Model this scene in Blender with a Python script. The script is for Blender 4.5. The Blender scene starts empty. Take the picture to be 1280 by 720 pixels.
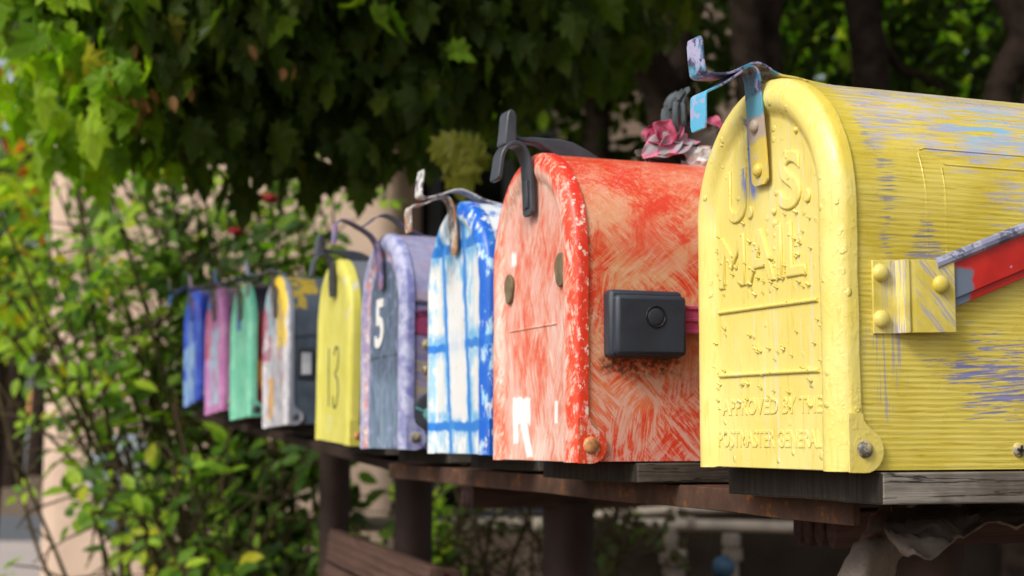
import bpy, bmesh, math, random
import numpy as np
from mathutils import Vector, Matrix, noise as mnoise

scene = bpy.context.scene
COL = scene.collection
R = math.radians
CZ = 1.08                                     # eye height above the ground

# ------------------------------------------------------------------ camera
LENS_PX = 1909.7
PITCH, YAW = R(5.6056), R(21.386)
RT = Vector((math.cos(YAW), -math.sin(YAW), 0))
FW = Vector((math.sin(YAW) * math.cos(PITCH), math.cos(YAW) * math.cos(PITCH), math.sin(PITCH)))
UP = RT.cross(FW)
EYE = Vector((0, 0, CZ))


def at(px, py, d):
    """world point seen at pixel (of 1280x720) at forward distance d; used to lay the place out"""
    return EYE + (FW + RT * ((px - 640) / LENS_PX) + UP * ((360 - py) / LENS_PX)) * d


cam = bpy.data.cameras.new('camera')
cam.sensor_width = 36
cam.lens = LENS_PX / 1280 * 36
cam.clip_start, cam.clip_end = 0.05, 600
cam.dof.use_dof = True
cam.dof.focus_distance = 0.91
cam.dof.aperture_fstop = 11
cam.dof.aperture_blades = 0
co = bpy.data.objects.new('camera', cam)
COL.objects.link(co)
M = Matrix((RT, UP, -FW)).transposed().to_4x4()
M.translation = EYE
co.matrix_world = M
scene.camera = co

# ------------------------------------------------------------------ object helpers


def tag(o, label=None, cat=None, group=None, kind=None):
    if label: o['label'] = label
    if cat: o['category'] = cat
    if group: o['group'] = group
    if kind: o['kind'] = kind
    return o


def thing(name, label, cat, loc=(0, 0, 0), rot=(0, 0, 0), group=None):
    o = bpy.data.objects.new(name, None)
    o.empty_display_size = 0.05
    COL.objects.link(o)
    o.location, o.rotation_euler = loc, rot
    return tag(o, label, cat, group)


def obj(name, bm, mats, parent=None, smooth=35, bevel=0, solid=0, subd=0):
    me = bpy.data.meshes.new(name)
    if isinstance(bm, bmesh.types.BMesh):
        bm.normal_update()
        bm.to_mesh(me)
        bm.free()
    else:
        me = bm
    if not isinstance(mats, (list, tuple)): mats = [mats]
    for m in mats: me.materials.append(m)
    if smooth:
        me.polygons.foreach_set('use_smooth', [True] * len(me.polygons))
        me.set_sharp_from_angle(angle=R(smooth))
    o = bpy.data.objects.new(name, me)
    COL.objects.link(o)
    if parent: o.parent = parent
    if solid:
        s = o.modifiers.new('solid', 'SOLIDIFY'); s.thickness = solid; s.offset = 0
    if bevel:
        b = o.modifiers.new('bevel', 'BEVEL'); b.width = bevel; b.segments = 2; b.limit_method = 'ANGLE'; b.angle_limit = R(40)
    if subd:
        s = o.modifiers.new('subd', 'SUBSURF'); s.levels = s.render_levels = subd
    return o


def nb(): return bmesh.new()


def box(bm, x0, x1, y0, y1, z0, z1, mi=0, mat=None):
    vs = [bm.verts.new(p) for p in ((x0, y0, z0), (x1, y0, z0), (x1, y1, z0), (x0, y1, z0),
                                    (x0, y0, z1), (x1, y0, z1), (x1, y1, z1), (x0, y1, z1))]
    if mat is not None:
        for v in vs: v.co = mat @ v.co
    for f in ((3, 2, 1, 0), (4, 5, 6, 7), (0, 1, 5, 4), (1, 2, 6, 5), (2, 3, 7, 6), (3, 0, 4, 7)):
        bm.faces.new([vs[i] for i in f]).material_index = mi
    return vs


def tube(bm, pts, rad, n=8, mi=0, flat=None):
    """tube through pts; rad a number or one per point; flat squashes along a direction"""
    pts = [Vector(p) for p in pts]
    if not hasattr(rad, '__len__'): rad = [rad] * len(pts)
    rings = []
    ref = Vector((0.31, 0.17, 0.93))
    for i, p in enumerate(pts):
        t = (pts[min(i + 1, len(pts) - 1)] - pts[max(i - 1, 0)])
        if t.length < 1e-9: t = Vector((0, 0, 1))
        t.normalize()
        a = t.cross(ref)
        if a.length < 0.05: a = t.cross(Vector((1, 0, 0)))
        a.normalize(); b = t.cross(a)
        ring = []
        for k in range(n):
            w = 2 * math.pi * k / n
            o = (a * math.cos(w) + b * math.sin(w)) * rad[i]
            if flat is not None:
                fv, fs = flat
                o = o - fv * (o.dot(fv)) * (1 - fs)
            ring.append(bm.verts.new(p + o))
        rings.append(ring)
    for i in range(len(rings) - 1):
        for k in range(n):
            bm.faces.new((rings[i][k], rings[i][(k + 1) % n], rings[i + 1][(k + 1) % n], rings[i + 1][k])).material_index = mi
    bm.faces.new(rings[0][::-1]).material_index = mi
    bm.faces.new(rings[-1]).material_index = mi


def prism(bm, pts, d0, d1, axis='y', mi=0):
    """polygon pts extruded along an axis; pts are (x,z) for y, (x,y) for z, (y,z) for x"""
    def v(p, d):
        return {'y': (p[0], d, p[1]), 'z': (p[0], p[1], d), 'x': (d, p[0], p[1])}[axis]
    a = [bm.verts.new(v(p, d0)) for p in pts]
    b = [bm.verts.new(v(p, d1)) for p in pts]
    n = len(pts)
    fs = [bm.faces.new(a), bm.faces.new(b[::-1])]
    for i in range(n):
        fs.append(bm.faces.new((a[i], b[i], b[(i + 1) % n], a[(i + 1) % n])))
    for f in fs: f.material_index = mi
    bmesh.ops.recalc_face_normals(bm, faces=fs)


def dome(bm, c, r, axis, h, mi=0, n=14):
    """a flattened rivet head at c bulging along axis"""
    axis = Vector(axis).normalized()
    q = Vector((0, 0, 1)).rotation_difference(axis).to_matrix().to_4x4()
    prof = [(r, -0.15 * h), (r, 0), (r * .96, .3 * h), (r * .82, .62 * h), (r * .6, .84 * h), (r * .3, .97 * h)]
    rings = []
    for rr, hh in prof:
        rings.append([bm.verts.new(Vector(c) + q @ Vector((rr * math.cos(2 * math.pi * k / n), rr * math.sin(2 * math.pi * k / n), hh))) for k in range(n)])
    for i in range(len(rings) - 1):
        for k in range(n):
            bm.faces.new((rings[i][k], rings[i][(k + 1) % n], rings[i + 1][(k + 1) % n], rings[i + 1][k])).material_index = mi
    bm.faces.new(rings[-1]).material_index = mi


def catmull(pts, n=6):
    pts = [Vector(p) for p in pts]
    out = []
    for i in range(len(pts) - 1):
        p0, p1, p2, p3 = pts[max(i - 1, 0)], pts[i], pts[i + 1], pts[min(i + 2, len(pts) - 1)]
        for k in range(n):
            t = k / n
            out.append(0.5 * ((2 * p1) + (p2 - p0) * t + (2 * p0 - 5 * p1 + 4 * p2 - p3) * t * t + (3 * p1 - p0 - 3 * p2 + p3) * t ** 3))
    out.append(pts[-1])
    return out


def ribbon(bm, path, yc, w, th, mi=0, sm=5, ends=(1, 1)):
    """a strap of width w (along y) following an (x,z) path"""
    pts = catmull([(p[0], 0, p[1]) for p in path], sm) if sm else [Vector((p[0], 0, p[1])) for p in path]
    n = len(pts); rings = []
    for i, p in enumerate(pts):
        t = (pts[min(i + 1, n - 1)] - pts[max(i - 1, 0)]).normalized()
        nn = Vector((-t.z, 0, t.x))
        ww = w / 2
        if i == 0: ww *= ends[0]
        if i == n - 1: ww *= ends[1]
        rings.append([bm.verts.new((p + nn * s * th / 2) + Vector((0, yc + q * ww, 0))) for s, q in ((1, -1), (1, 1), (-1, 1), (-1, -1))])
    fs = []
    for i in range(n - 1):
        for k in range(4):
            fs.append(bm.faces.new((rings[i][k], rings[i][(k + 1) % 4], rings[i + 1][(k + 1) % 4], rings[i + 1][k])))
    fs += [bm.faces.new(rings[0][::-1]), bm.faces.new(rings[-1])]
    for f in fs: f.material_index = mi
    bmesh.ops.recalc_face_normals(bm, faces=fs)


def text_mesh(body, size, extrude, bevel, bold=0.0, spacing=1.0, xs=1.0):
    cu = bpy.data.curves.new('lettering', 'FONT')
    cu.body = body; cu.size = size; cu.extrude = extrude; cu.bevel_depth = bevel; cu.bevel_resolution = 2
    cu.offset = bold; cu.space_character = spacing; cu.align_x = 'CENTER'; cu.resolution_u = 4
    o = bpy.data.objects.new('lettering', cu)
    COL.objects.link(o)
    dg = bpy.context.evaluated_depsgraph_get()
    me = bpy.data.meshes.new_from_object(o.evaluated_get(dg))
    bpy.data.objects.remove(o)
    me.transform(Matrix.Diagonal((xs, 1, 1, 1)))
    return me


def door_text(bm, body, y, z, height, width, extrude, bevel, x=0.0, bold=0.0, yaw_shear=0.0):
    """add letters to bm on a door (the door faces -x; the reader's left is +y); z = baseline"""
    me = text_mesh(body, height / 0.7, extrude, bevel, bold)
    xs = [v.co.x for v in me.vertices]
    cx, wd = (min(xs) + max(xs)) / 2, max(xs) - min(xs)
    s = width / wd if width else 1
    for v in me.vertices:
        tx, ty, tz = (v.co.x - cx) * s, v.co.y, v.co.z
        v.co = (x - tz, y - tx + yaw_shear * ty, z + ty)
    bm.from_mesh(me)
    bpy.data.meshes.remove(me)


# ------------------------------------------------------------------ node materials
class G:
    def __init__(s, name):
        s.m = bpy.data.materials.new(name); s.m.use_nodes = True
        s.nt = s.m.node_tree; s.N = s.nt.nodes; s.L = s.nt.links
        s.N.clear()
        s.out = s.N.new('ShaderNodeOutputMaterial')

    def put(s, sock, v):
        if isinstance(v, bpy.types.NodeSocket): s.L.new(v, sock)
        elif isinstance(v, (tuple, list)) and len(v) == 3 and sock.type == 'RGBA': sock.default_value = (*v, 1)
        else: sock.default_value = v

    def node(s, t, **k):
        n = s.N.new(t)
        for a, b in k.items(): setattr(n, a, b)
        return n

    def math(s, op, a, b=0.0, c=0.0):
        n = s.node('ShaderNodeMath', operation=op)
        s.put(n.inputs[0], a); s.put(n.inputs[1], b); s.put(n.inputs[2], c)
        return n.outputs[0]

    def add(s, a, b): return s.math('ADD', a, b)
    def sub(s, a, b): return s.math('SUBTRACT', a, b)
    def mul(s, a, b): return s.math('MULTIPLY', a, b)
    def mx(s, a, b): return s.math('MAXIMUM', a, b)
    def mn(s, a, b): return s.math('MINIMUM', a, b)
    def inv(s, a): return s.math('SUBTRACT', 1.0, a)
    def abs(s, a): return s.math('ABSOLUTE', a)

    def coord(s, which='Object'): return s.node('ShaderNodeTexCoord').outputs[which]

    def mapv(s, v, loc=(0, 0, 0), rot=(0, 0, 0), sc=(1, 1, 1)):
        n = s.node('ShaderNodeMapping')
        s.put(n.inputs[0], v)
        n.inputs[1].default_value = loc; n.inputs[2].default_value = rot; n.inputs[3].default_value = sc
        return n.outputs[0]

    def noise(s, v, scale=5, detail=4, rough=.55, dist=0, col=False):
        n = s.node('ShaderNodeTexNoise')
        s.put(n.inputs['Vector'], v)
        n.inputs['Scale'].default_value = scale; n.inputs['Detail'].default_value = detail
        n.inputs['Roughness'].default_value = rough; n.inputs['Distortion'].default_value = dist
        return n.outputs[1 if col else 0]

    def voro(s, v, scale, feat='F1'):
        n = s.node('ShaderNodeTexVoronoi', feature=feat)
        s.put(n.inputs['Vector'], v); n.inputs['Scale'].default_value = scale
        return n.outputs['Distance']

    def ss(s, x, lo, hi, a=0.0, b=1.0):
        n = s.node('ShaderNodeMapRange', interpolation_type='SMOOTHSTEP')
        n.clamp = True
        s.put(n.inputs[0], x)
        n.inputs[1].default_value = lo; n.inputs[2].default_value = hi
        n.inputs[3].default_value = a; n.inputs[4].default_value = b
        return n.outputs[0]

    def band(s, x, lo, hi, soft):
        return s.mul(s.ss(x, lo - soft, lo + soft), s.ss(x, hi - soft, hi + soft, 1, 0))

    def mix(s, f, a, b, blend='MIX'):
        n = s.node('ShaderNodeMix', data_type='RGBA', blend_type=blend)
        s.put(n.inputs[0], f); s.put(n.inputs[6], a); s.put(n.inputs[7], b)
        return n.outputs[2]

    def ramp(s, f, stops):
        n = s.node('ShaderNodeValToRGB')
        s.put(n.inputs[0], f)
        e = n.color_ramp.elements
        while len(e) < len(stops): e.new(0.5)
        for i, (p, c) in enumerate(stops):
            e[i].position = p; e[i].color = (*c, 1)
        return n.outputs[0]

    def xyz(s, v):
        n = s.node('ShaderNodeSeparateXYZ'); s.put(n.inputs[0], v)
        return n.outputs[0], n.outputs[1], n.outputs[2]

    def wob(s, v, amp, scale, detail=3):
        """v moved about by noise: brush-drawn edges"""
        c = s.noise(v, scale, detail, col=True)
        a = s.node('ShaderNodeVectorMath', operation='SUBTRACT'); s.put(a.inputs[0], c); a.inputs[1].default_value = (.5, .5, .5)
        b = s.node('ShaderNodeVectorMath', operation='SCALE'); s.put(b.inputs[0], a.outputs[0]); b.inputs['Scale'].default_value = amp
        d = s.node('ShaderNodeVectorMath', operation='ADD'); s.put(d.inputs[0], v); s.put(d.inputs[1], b.outputs[0])
        return d.outputs[0]

    def bump(s, h, strength=.5, dist=.001, prev=None):
        n = s.node('ShaderNodeBump')
        n.inputs['Strength'].default_value = strength; n.inputs['Distance'].default_value = dist
        s.put(n.inputs['Height'], h)
        if prev is not None: s.put(n.inputs['Normal'], prev)
        return n.outputs[0]

    def pbr(s, color, rough=.5, normal=None, spec=.5, metal=0, coat=0):
        n = s.node('ShaderNodeBsdfPrincipled')
        s.put(n.inputs['Base Color'], color); s.put(n.inputs['Roughness'], rough)
        n.inputs['Specular IOR Level'].default_value = spec; s.put(n.inputs['Metallic'], metal)
        if coat: n.inputs['Coat Weight'].default_value = coat; n.inputs['Coat Roughness'].default_value = .25
        if normal is not None: s.put(n.inputs['Normal'], normal)
        s.L.new(n.outputs[0], s.out.inputs[0])
        return s.m


def C(r, g, b):
    f = lambda u: (u / 255 / 12.92) if u / 255 <= .04045 else ((u / 255 + .055) / 1.055) ** 2.4
    return (f(r), f(g), f(b))


def simple(name, col, rough=.5, var=.25, scale=40, bump=.3, bdist=.0006, spec=.5, metal=0):
    g = G(name); v = g.coord()
    n = g.noise(v, scale, 5)
    c = g.mix(g.ss(n, .3, .7), tuple(k * (1 - var) for k in col), tuple(min(1, k * (1 + var)) for k in col))
    nm = g.bump(g.noise(v, scale * 6, 3), bump, bdist)
    return g.pbr(c, g.ss(g.noise(v, scale * 2, 3), .2, .8, rough * .8, min(1, rough * 1.2)), nm, spec, metal)


# ---- mailbox paints (object coordinates: x back from the door, y across, z up, metres)
def brush(g, v, rot, sc, scale, detail=4):
    return g.noise(g.mapv(g.mapv(v, rot=rot), sc=sc), scale, detail, .62)


def paint_yellow(side):
    g = G('yellow_side_paint' if side else 'yellow_door_paint')
    v = g.coord(); x, y, z = g.xyz(v)
    lowf = g.noise(v, 14, 3)
    if side:
        base = g.mix(g.ss(lowf, .35, .65), (.63, .49, .040), (.76, .62, .11))
        fine = brush(g, v, (0, 0, 0), (.05, 1, 1), 700, 4)
        base = g.mix(g.ss(fine, .50, .70, 0, .55), base, (.80, .70, .22))
        base = g.mix(g.ss(fine, .46, .34, 0, .6), base, (.44, .32, .02))
        cor = g.math('SINE', g.add(g.mul(z, 2060), g.mul(g.noise(g.mapv(v, sc=(.5, 1, 1)), 14, 3), 7)))
        body = g.ss(x, .010, .014)
        streak = brush(g, v, (0, R(4), 0), (.035, 1, 1), 900, 5)
        cross = brush(g, v, (0, 0, 0), (1, 1, .05), 500, 4)
        streak2 = g.noise(g.mapv(v, sc=(.16, 1, .8)), 170, 6, .7)
        both = g.add(g.mul(streak, .55), g.mul(streak2, .45))
        vw = g.wob(v, .05, 24, 5); xw, yw, zw = g.xyz(vw)
        blue = g.mul(g.band(xw, .070, .30, .03), g.band(zw, .020, .076, .016))
        m1 = g.ss(g.add(both, g.mul(blue, .16)), .64, .69)
        base = g.mix(g.mul(m1, .85), base, (.16, .19, .56))
        vbl = g.mul(g.band(xw, .018, .040, .008), g.band(zw, .02, .10, .02))
        base = g.mix(g.mul(g.ss(g.add(cross, g.mul(vbl, .16)), .66, .71), g.mul(vbl, .6)), base, (.26, .28, .55))
        blue2 = g.mx(g.mul(g.band(xw, .046, .064, .006), g.band(zw, .108, .146, .01)), g.mul(g.band(xw, .020, .032, .008), g.band(zw, .11, .21, .02)))
        m2 = g.ss(g.add(streak, g.mul(blue2, .14)), .62, .66)
        base = g.mix(g.mul(m2, g.mul(blue2, .8)), base, (.16, .18, .36))
        lav = g.mul(g.ss(zw, .160, .186), g.ss(xw, .012, .03))
        m3 = g.ss(g.add(g.add(g.mul(streak, .5), g.mul(streak2, .5)), g.mul(lav, .13)), .59, .66)
        base = g.mix(g.mul(m3, g.mul(lav, .85)), base, g.mix(g.ss(g.noise(g.mapv(v, loc=(6, 1, 1), sc=(.15, 1, 1)), 120, 4), .42, .6), (.52, .50, .62), (.36, .38, .62)))
        base = g.mix(g.mul(g.ss(g.noise(g.mapv(v, loc=(2, 8, 3), sc=(.14, 1, 1)), 140, 5, .7), .64, .67), lav), base, (.50, .22, .26))
        cy = g.mul(g.band(xw, .088, .16, .012), g.band(zw, .186, .206, .008))
        base = g.mix(g.mul(g.ss(streak2, .48, .58), g.mul(cy, .8)), base, (.20, .50, .70))
        lav2 = g.mul(g.band(zw, .130, .172, .012), g.ss(xw, .070, .12))
        base = g.mix(g.mul(g.ss(g.add(both, g.mul(lav2, .12)), .61, .66), g.mul(lav2, .85)), base, (.40, .40, .60))
        dk = g.ss(g.noise(g.mapv(v, sc=(.10, 1, 1)), 330, 5, .72), .70, .73)
        base = g.mix(g.mul(dk, g.mul(body, .7)), base, (.07, .06, .12))
        base = g.mix(g.mul(g.ss(cor, -.2, -1.0, 0, .38), g.mul(body, g.ss(g.noise(v, 25, 3), .45, .62))), base, (.46, .35, .05))
        amp = g.mul(g.mul(body, g.ss(z, .20, .12)), g.ss(g.noise(v, 20, 3), .3, .65, .35, 1))
        nm = g.bump(g.mul(cor, amp), .34, .00026)
        nm = g.bump(fine, .45, .0005, nm)
        nm = g.bump(m1, .3, -.0003, nm)
    else:
        fine = brush(g, v, (0, 0, 0), (1, 1, .10), 420, 3)
        base = g.mix(g.ss(lowf, .35, .65), (.74, .58, .075), (.82, .70, .20))
        pan = g.ss(x, .0040, .0015)
        base = g.mix(g.mul(pan, .4), base, (.82, .72, .29))
        base = g.mix(g.ss(fine, .52, .72, 0, .5), base, (.64, .48, .06))
        st = brush(g, v, (0, 0, 0), (1, 1, .03), 330, 3)
        yl = g.band(y, -.060, .06, .01)
        base = g.mix(g.mul(g.ss(st, .60, .68), g.mul(yl, .55)), base, (.62, .68, .62))
        vw = g.wob(v, .012, 60); xw, yw, zw = g.xyz(vw)
        bl = g.mul(g.band(yw, .009, .021, .003), g.band(zw, .160, .205, .004))
        base = g.mix(g.mul(bl, g.ss(st, .42, .5)), base, (.18, .22, .55))
        nm = g.bump(g.noise(g.mapv(v, sc=(1, 1, .5)), 150, 4), .45, .0008)
        nm = g.bump(fine, .3, .0003, nm)
        spots = g.ss(g.voro(g.wob(v, .006, 120), 95), .22, .12)
        nm = g.bump(g.mul(spots, g.ss(g.noise(v, 30, 2), .45, .6)), .7, .0010, nm)
        rim = g.mul(g.ss(y, -.055, -.066), g.ss(g.noise(g.mapv(v, sc=(1, 1, .7)), 240, 4), .5, .62))
        nm = g.bump(rim, .3, .0005, nm)
    return g.pbr(base, g.ss(g.noise(v, 60, 3), .3, .7, .26, .44), nm, .5)


def paint_red(kind):
    g = G('red_%s_paint' % kind); v = g.coord(); x, y, z = g.xyz(v)
    red, pale, ochre, white = (.72, .050, .014), (.72, .36, .26), (.62, .36, .13), (.80, .70, .62)
    if kind == 'side':
        vr = g.wob(v, .012, 16, 2)
        def br(a, k): return g.add(g.mul(brush(g, vr, (0, R(a), 0), (.07, 1, 1), 800, 5), .5), g.mul(brush(g, vr, (0, R(a + 9), 0), (.14, 1, 1), 240, 5), .5))
        st = g.mix(g.ss(g.noise(v, 26, 3), .38, .56), br(38, 1), br(-50, 2))
        st = g.mix(g.ss(g.noise(g.mapv(v, loc=(3, 1, 2)), 24, 3), .46, .62), st, br(78, 3))
        big = g.noise(g.mapv(g.mapv(v, rot=(0, R(35), 0)), sc=(.5, 1, 1)), 34, 5, .62)
    else:
        def br(a, k): return g.add(g.mul(brush(g, v, (R(a), 0, 0), (1, 1, .07), 800, 5), .6), g.mul(brush(g, v, (R(a + 5), 0, 0), (1, 1, .12), 240, 5), .4))
        st = g.mix(g.ss(g.noise(v, 26, 3), .40, .58), br(14, 1), br(-30, 2))
        big = g.noise(g.mapv(v, sc=(1, 1, .5)), 36, 5, .65)
    lev = g.add(g.mul(st, .52), g.mul(big, .48))
    if kind == 'side':
        mid = g.mul(g.band(z, .060, .185, .05), g.ss(g.noise(g.mapv(v, loc=(5, 5, 5)), 16, 3), .32, .52))
        c = g.mix(g.ss(lev, .43, .57), red, (.75, .15, .065))
        c = g.mix(g.mul(g.ss(lev, .44, .56), g.mul(mid, .9)), c, (.72, .42, .20))
        c = g.mix(g.mul(g.ss(g.add(g.mul(st, .75), g.mul(big, .25)), .50, .62), .72), c, (.76, .42, .32))
        wsc = g.noise(g.mapv(g.mapv(vr, rot=(0, R(-42), 0)), sc=(.03, 1, 1)), 1500, 4, .7)
        wsc = g.mx(wsc, g.noise(g.mapv(g.mapv(vr, rot=(0, R(28), 0)), sc=(.03, 1, 1)), 1400, 4, .7))
        c = g.mix(g.mul(g.ss(wsc, .58, .66), g.ss(g.noise(g.mapv(v, loc=(8, 8, 8)), 22, 3), .42, .6, .15, .75)), c, (.78, .62, .56))
        low = g.mul(g.ss(z, .085, .03), g.ss(st, .47, .53))
        c = g.mix(g.mul(low, .55), c, (.74, .52, .44))
        c = g.mix(g.mul(g.ss(g.noise(g.mapv(v, sc=(.3, 1, 1)), 110, 4, .7), .68, .71), g.ss(z, .195, .2)), c, white)
        dark_band = g.mul(g.band(g.xyz(g.wob(v, .01, 80))[0], .02, .08, .004), g.band(g.xyz(g.wob(v, .01, 80))[2], .060, .072, .004))  # broken dark band just below the flag base
        c = g.mix(g.mul(dark_band, g.ss(g.noise(v, 300, 4), .4, .6)), c, (.10, .06, .03))
    else:
        c = g.mix(g.ss(lev, .39, .49), (.72, .09, .04), (.74, .28, .18))
        c = g.mix(g.mul(g.ss(lev, .45, .55), .9), c, (.78, .50, .42))
        c = g.mix(g.mul(g.ss(g.add(g.mul(st, .8), g.mul(big, .2)), .50, .60), .85), c, white)
        rim = g.mx(g.ss(y, -.063, -.068), g.mul(g.ss(y, .066, .072), .75))
        vw0 = g.wob(v, .005, 90); xa, ya, za = g.xyz(vw0)
        rr = g.math('SQRT', g.add(g.math('POWER', ya, 2.0), g.math('POWER', g.mx(g.sub(za, .1457), 0.0), 2.0)))
        rimf = g.mul(g.ss(rr, .066, .072), g.ss(ya, .066, .05, .45, 1))
        c = g.mix(g.mul(rimf, g.ss(g.add(g.mul(st, .5), g.mul(g.noise(v, 90, 5, .7), .5)), .56, .48, .15, 1)), c, (.74, .06, .018))
        flange = g.ss(x, .0006, .003)
        fl = g.ss(z, .022, .035)
        c = g.mix(g.mul(flange, g.mul(fl, g.ss(g.noise(v, 160, 4, .7), .36, .5, .35, .95))), c, (.70, .030, .010))
        c = g.mix(g.mul(g.mul(flange, fl), g.ss(g.noise(g.mapv(v, sc=(1, 1, .6)), 210, 5, .75), .565, .60)), c, (.80, .66, .58))
        vw = g.wob(v, .006, 110, 4); xw, yw, zw = g.xyz(vw)
        p = g.mul(g.band(yw, .006, .041, .0012), g.band(zw, .026, .046, .0012))
        p = g.mx(p, g.mul(g.band(g.sub(yw, g.mul(z, .45)), .000, .013, .0012), g.band(zw, .002, .046, .0012)))
        p = g.mx(p, g.mul(g.band(yw, .030, .040, .0012), g.band(zw, .012, .03, .0012)))
        p = g.mx(p, g.mul(g.band(yw, .034, .043, .002), g.band(zw, .146, .156, .002)))
        p = g.mx(p, g.mul(g.band(yw, -.046, -.040, .001), g.band(zw, .026, .042, .001)))
        c = g.mix(p, c, (.86, .86, .86))
    nm = g.bump(st, .35, .0005)
    return g.pbr(c, g.ss(st, .3, .7, .30, .5), nm, .5)


def paint_blue(kind):
    g = G('blue_%s_paint' % kind); v = g.coord()
    vw = g.wob(v, .009, 70, 4); x, y, z = g.xyz(vw); x0, y0, z0 = g.xyz(v)
    st = brush(g, v, (0, 0, 0), (1, 1, .12), 200, 4)
    n = g.noise(v, 60, 4)
    B, LB, Wt = (.020, .200, .66), (.34, .60, .80), (.82, .83, .82)
    if kind == 'door':
        c = g.mix(g.ss(g.add(g.mul(st, .5), g.mul(n, .5)), .44, .56), LB, Wt)
        zb = g.mul(z, .137)
        l1 = g.sub(y, g.add(.0165, zb))                    # left upright stroke
        l2 = g.sub(y, g.add(-.036, g.mul(z, .118)))
        mid = g.mul(g.ss(l1, -.003, -.007), g.mul(g.ss(l2, .004, .008), g.band(z, .03, .155, .003)))
        c = g.mix(g.mul(mid, .92), c, (.80, .79, .77))
        c = g.mix(g.mul(mid, g.ss(g.noise(v, 45, 3), .60, .66, 0, .4)), c, (.70, .52, .38))
        gl = g.mul(g.band(y, .036, .058, .003), g.mx(g.band(z, .035, .085, .004), g.band(z, .105, .172, .004)))
        gr = g.mul(g.band(y, -.060, -.042, .003), g.mx(g.band(z, .035, .085, .004), g.band(z, .110, .165, .004)))
        c = g.mix(g.mul(g.mx(gl, gr), .8), c, (.80, .78, .72))
        lines = g.mx(g.ss(g.abs(l1), .0046, .0022), g.ss(g.abs(l2), .0046, .0022))
        lines = g.mul(lines, g.ss(z, .215, .205))
        halo = g.mx(g.mx(g.ss(g.abs(l1), .013, .004), g.ss(g.abs(l2), .013, .004)), g.mx(g.ss(g.abs(g.sub(z, .098)), .016, .005), g.mx(g.ss(g.abs(g.sub(z, .026)), .014, .005), g.ss(g.abs(g.sub(z, .184)), .016, .005))))
        c = g.mix(g.mul(g.mul(halo, g.inv(g.mul(mid, .8))), g.ss(g.noise(g.mapv(v, loc=(2, 2, 2), sc=(1, 1, .5)), 120, 4, .65), .38, .52, 0, .9)), c, (.14, .44, .76))
        hz = g.mx(g.ss(g.abs(g.sub(z, .096)), .0052, .0028), g.ss(g.abs(g.sub(z, .024)), .0052, .0028))
        hz = g.mx(hz, g.ss(g.abs(g.sub(z, .186)), .0060, .0035))
        hz = g.mul(hz, g.inv(g.mul(mid, .9)))
        lines = g.mul(g.mx(lines, hz), g.ss(g.add(g.mul(st, .6), g.mul(n, .4)), .34, .50, .55, 1))
        c = g.mix(lines, c, B)
        rr = g.math('SQRT', g.add(g.math('POWER', y, 2.0), g.math('POWER', g.mx(g.sub(z, .1457), 0.0), 2.0)))
        rim = g.mx(g.mul(g.ss(rr, .066, .069), g.ss(y0, .02, -.02)), g.mul(g.ss(x0, .001, .003), .95))
        rim = g.mul(rim, g.ss(g.noise(g.mapv(v, sc=(1, 1, .3)), 150, 5, .7), .60, .52))
        c = g.mix(rim, c, (.008, .12, .58))
    else:
        c = g.mix(g.ss(g.add(g.mul(st, .4), g.mul(g.noise(g.mapv(v, sc=(.4, 1, 1)), 60, 4), .6)), .40, .52), (.010, .13, .58), (.74, .80, .84))
    nm = g.bump(g.add(st, n), .5, .0008)
    return g.pbr(c, .36, nm, .5)


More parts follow.
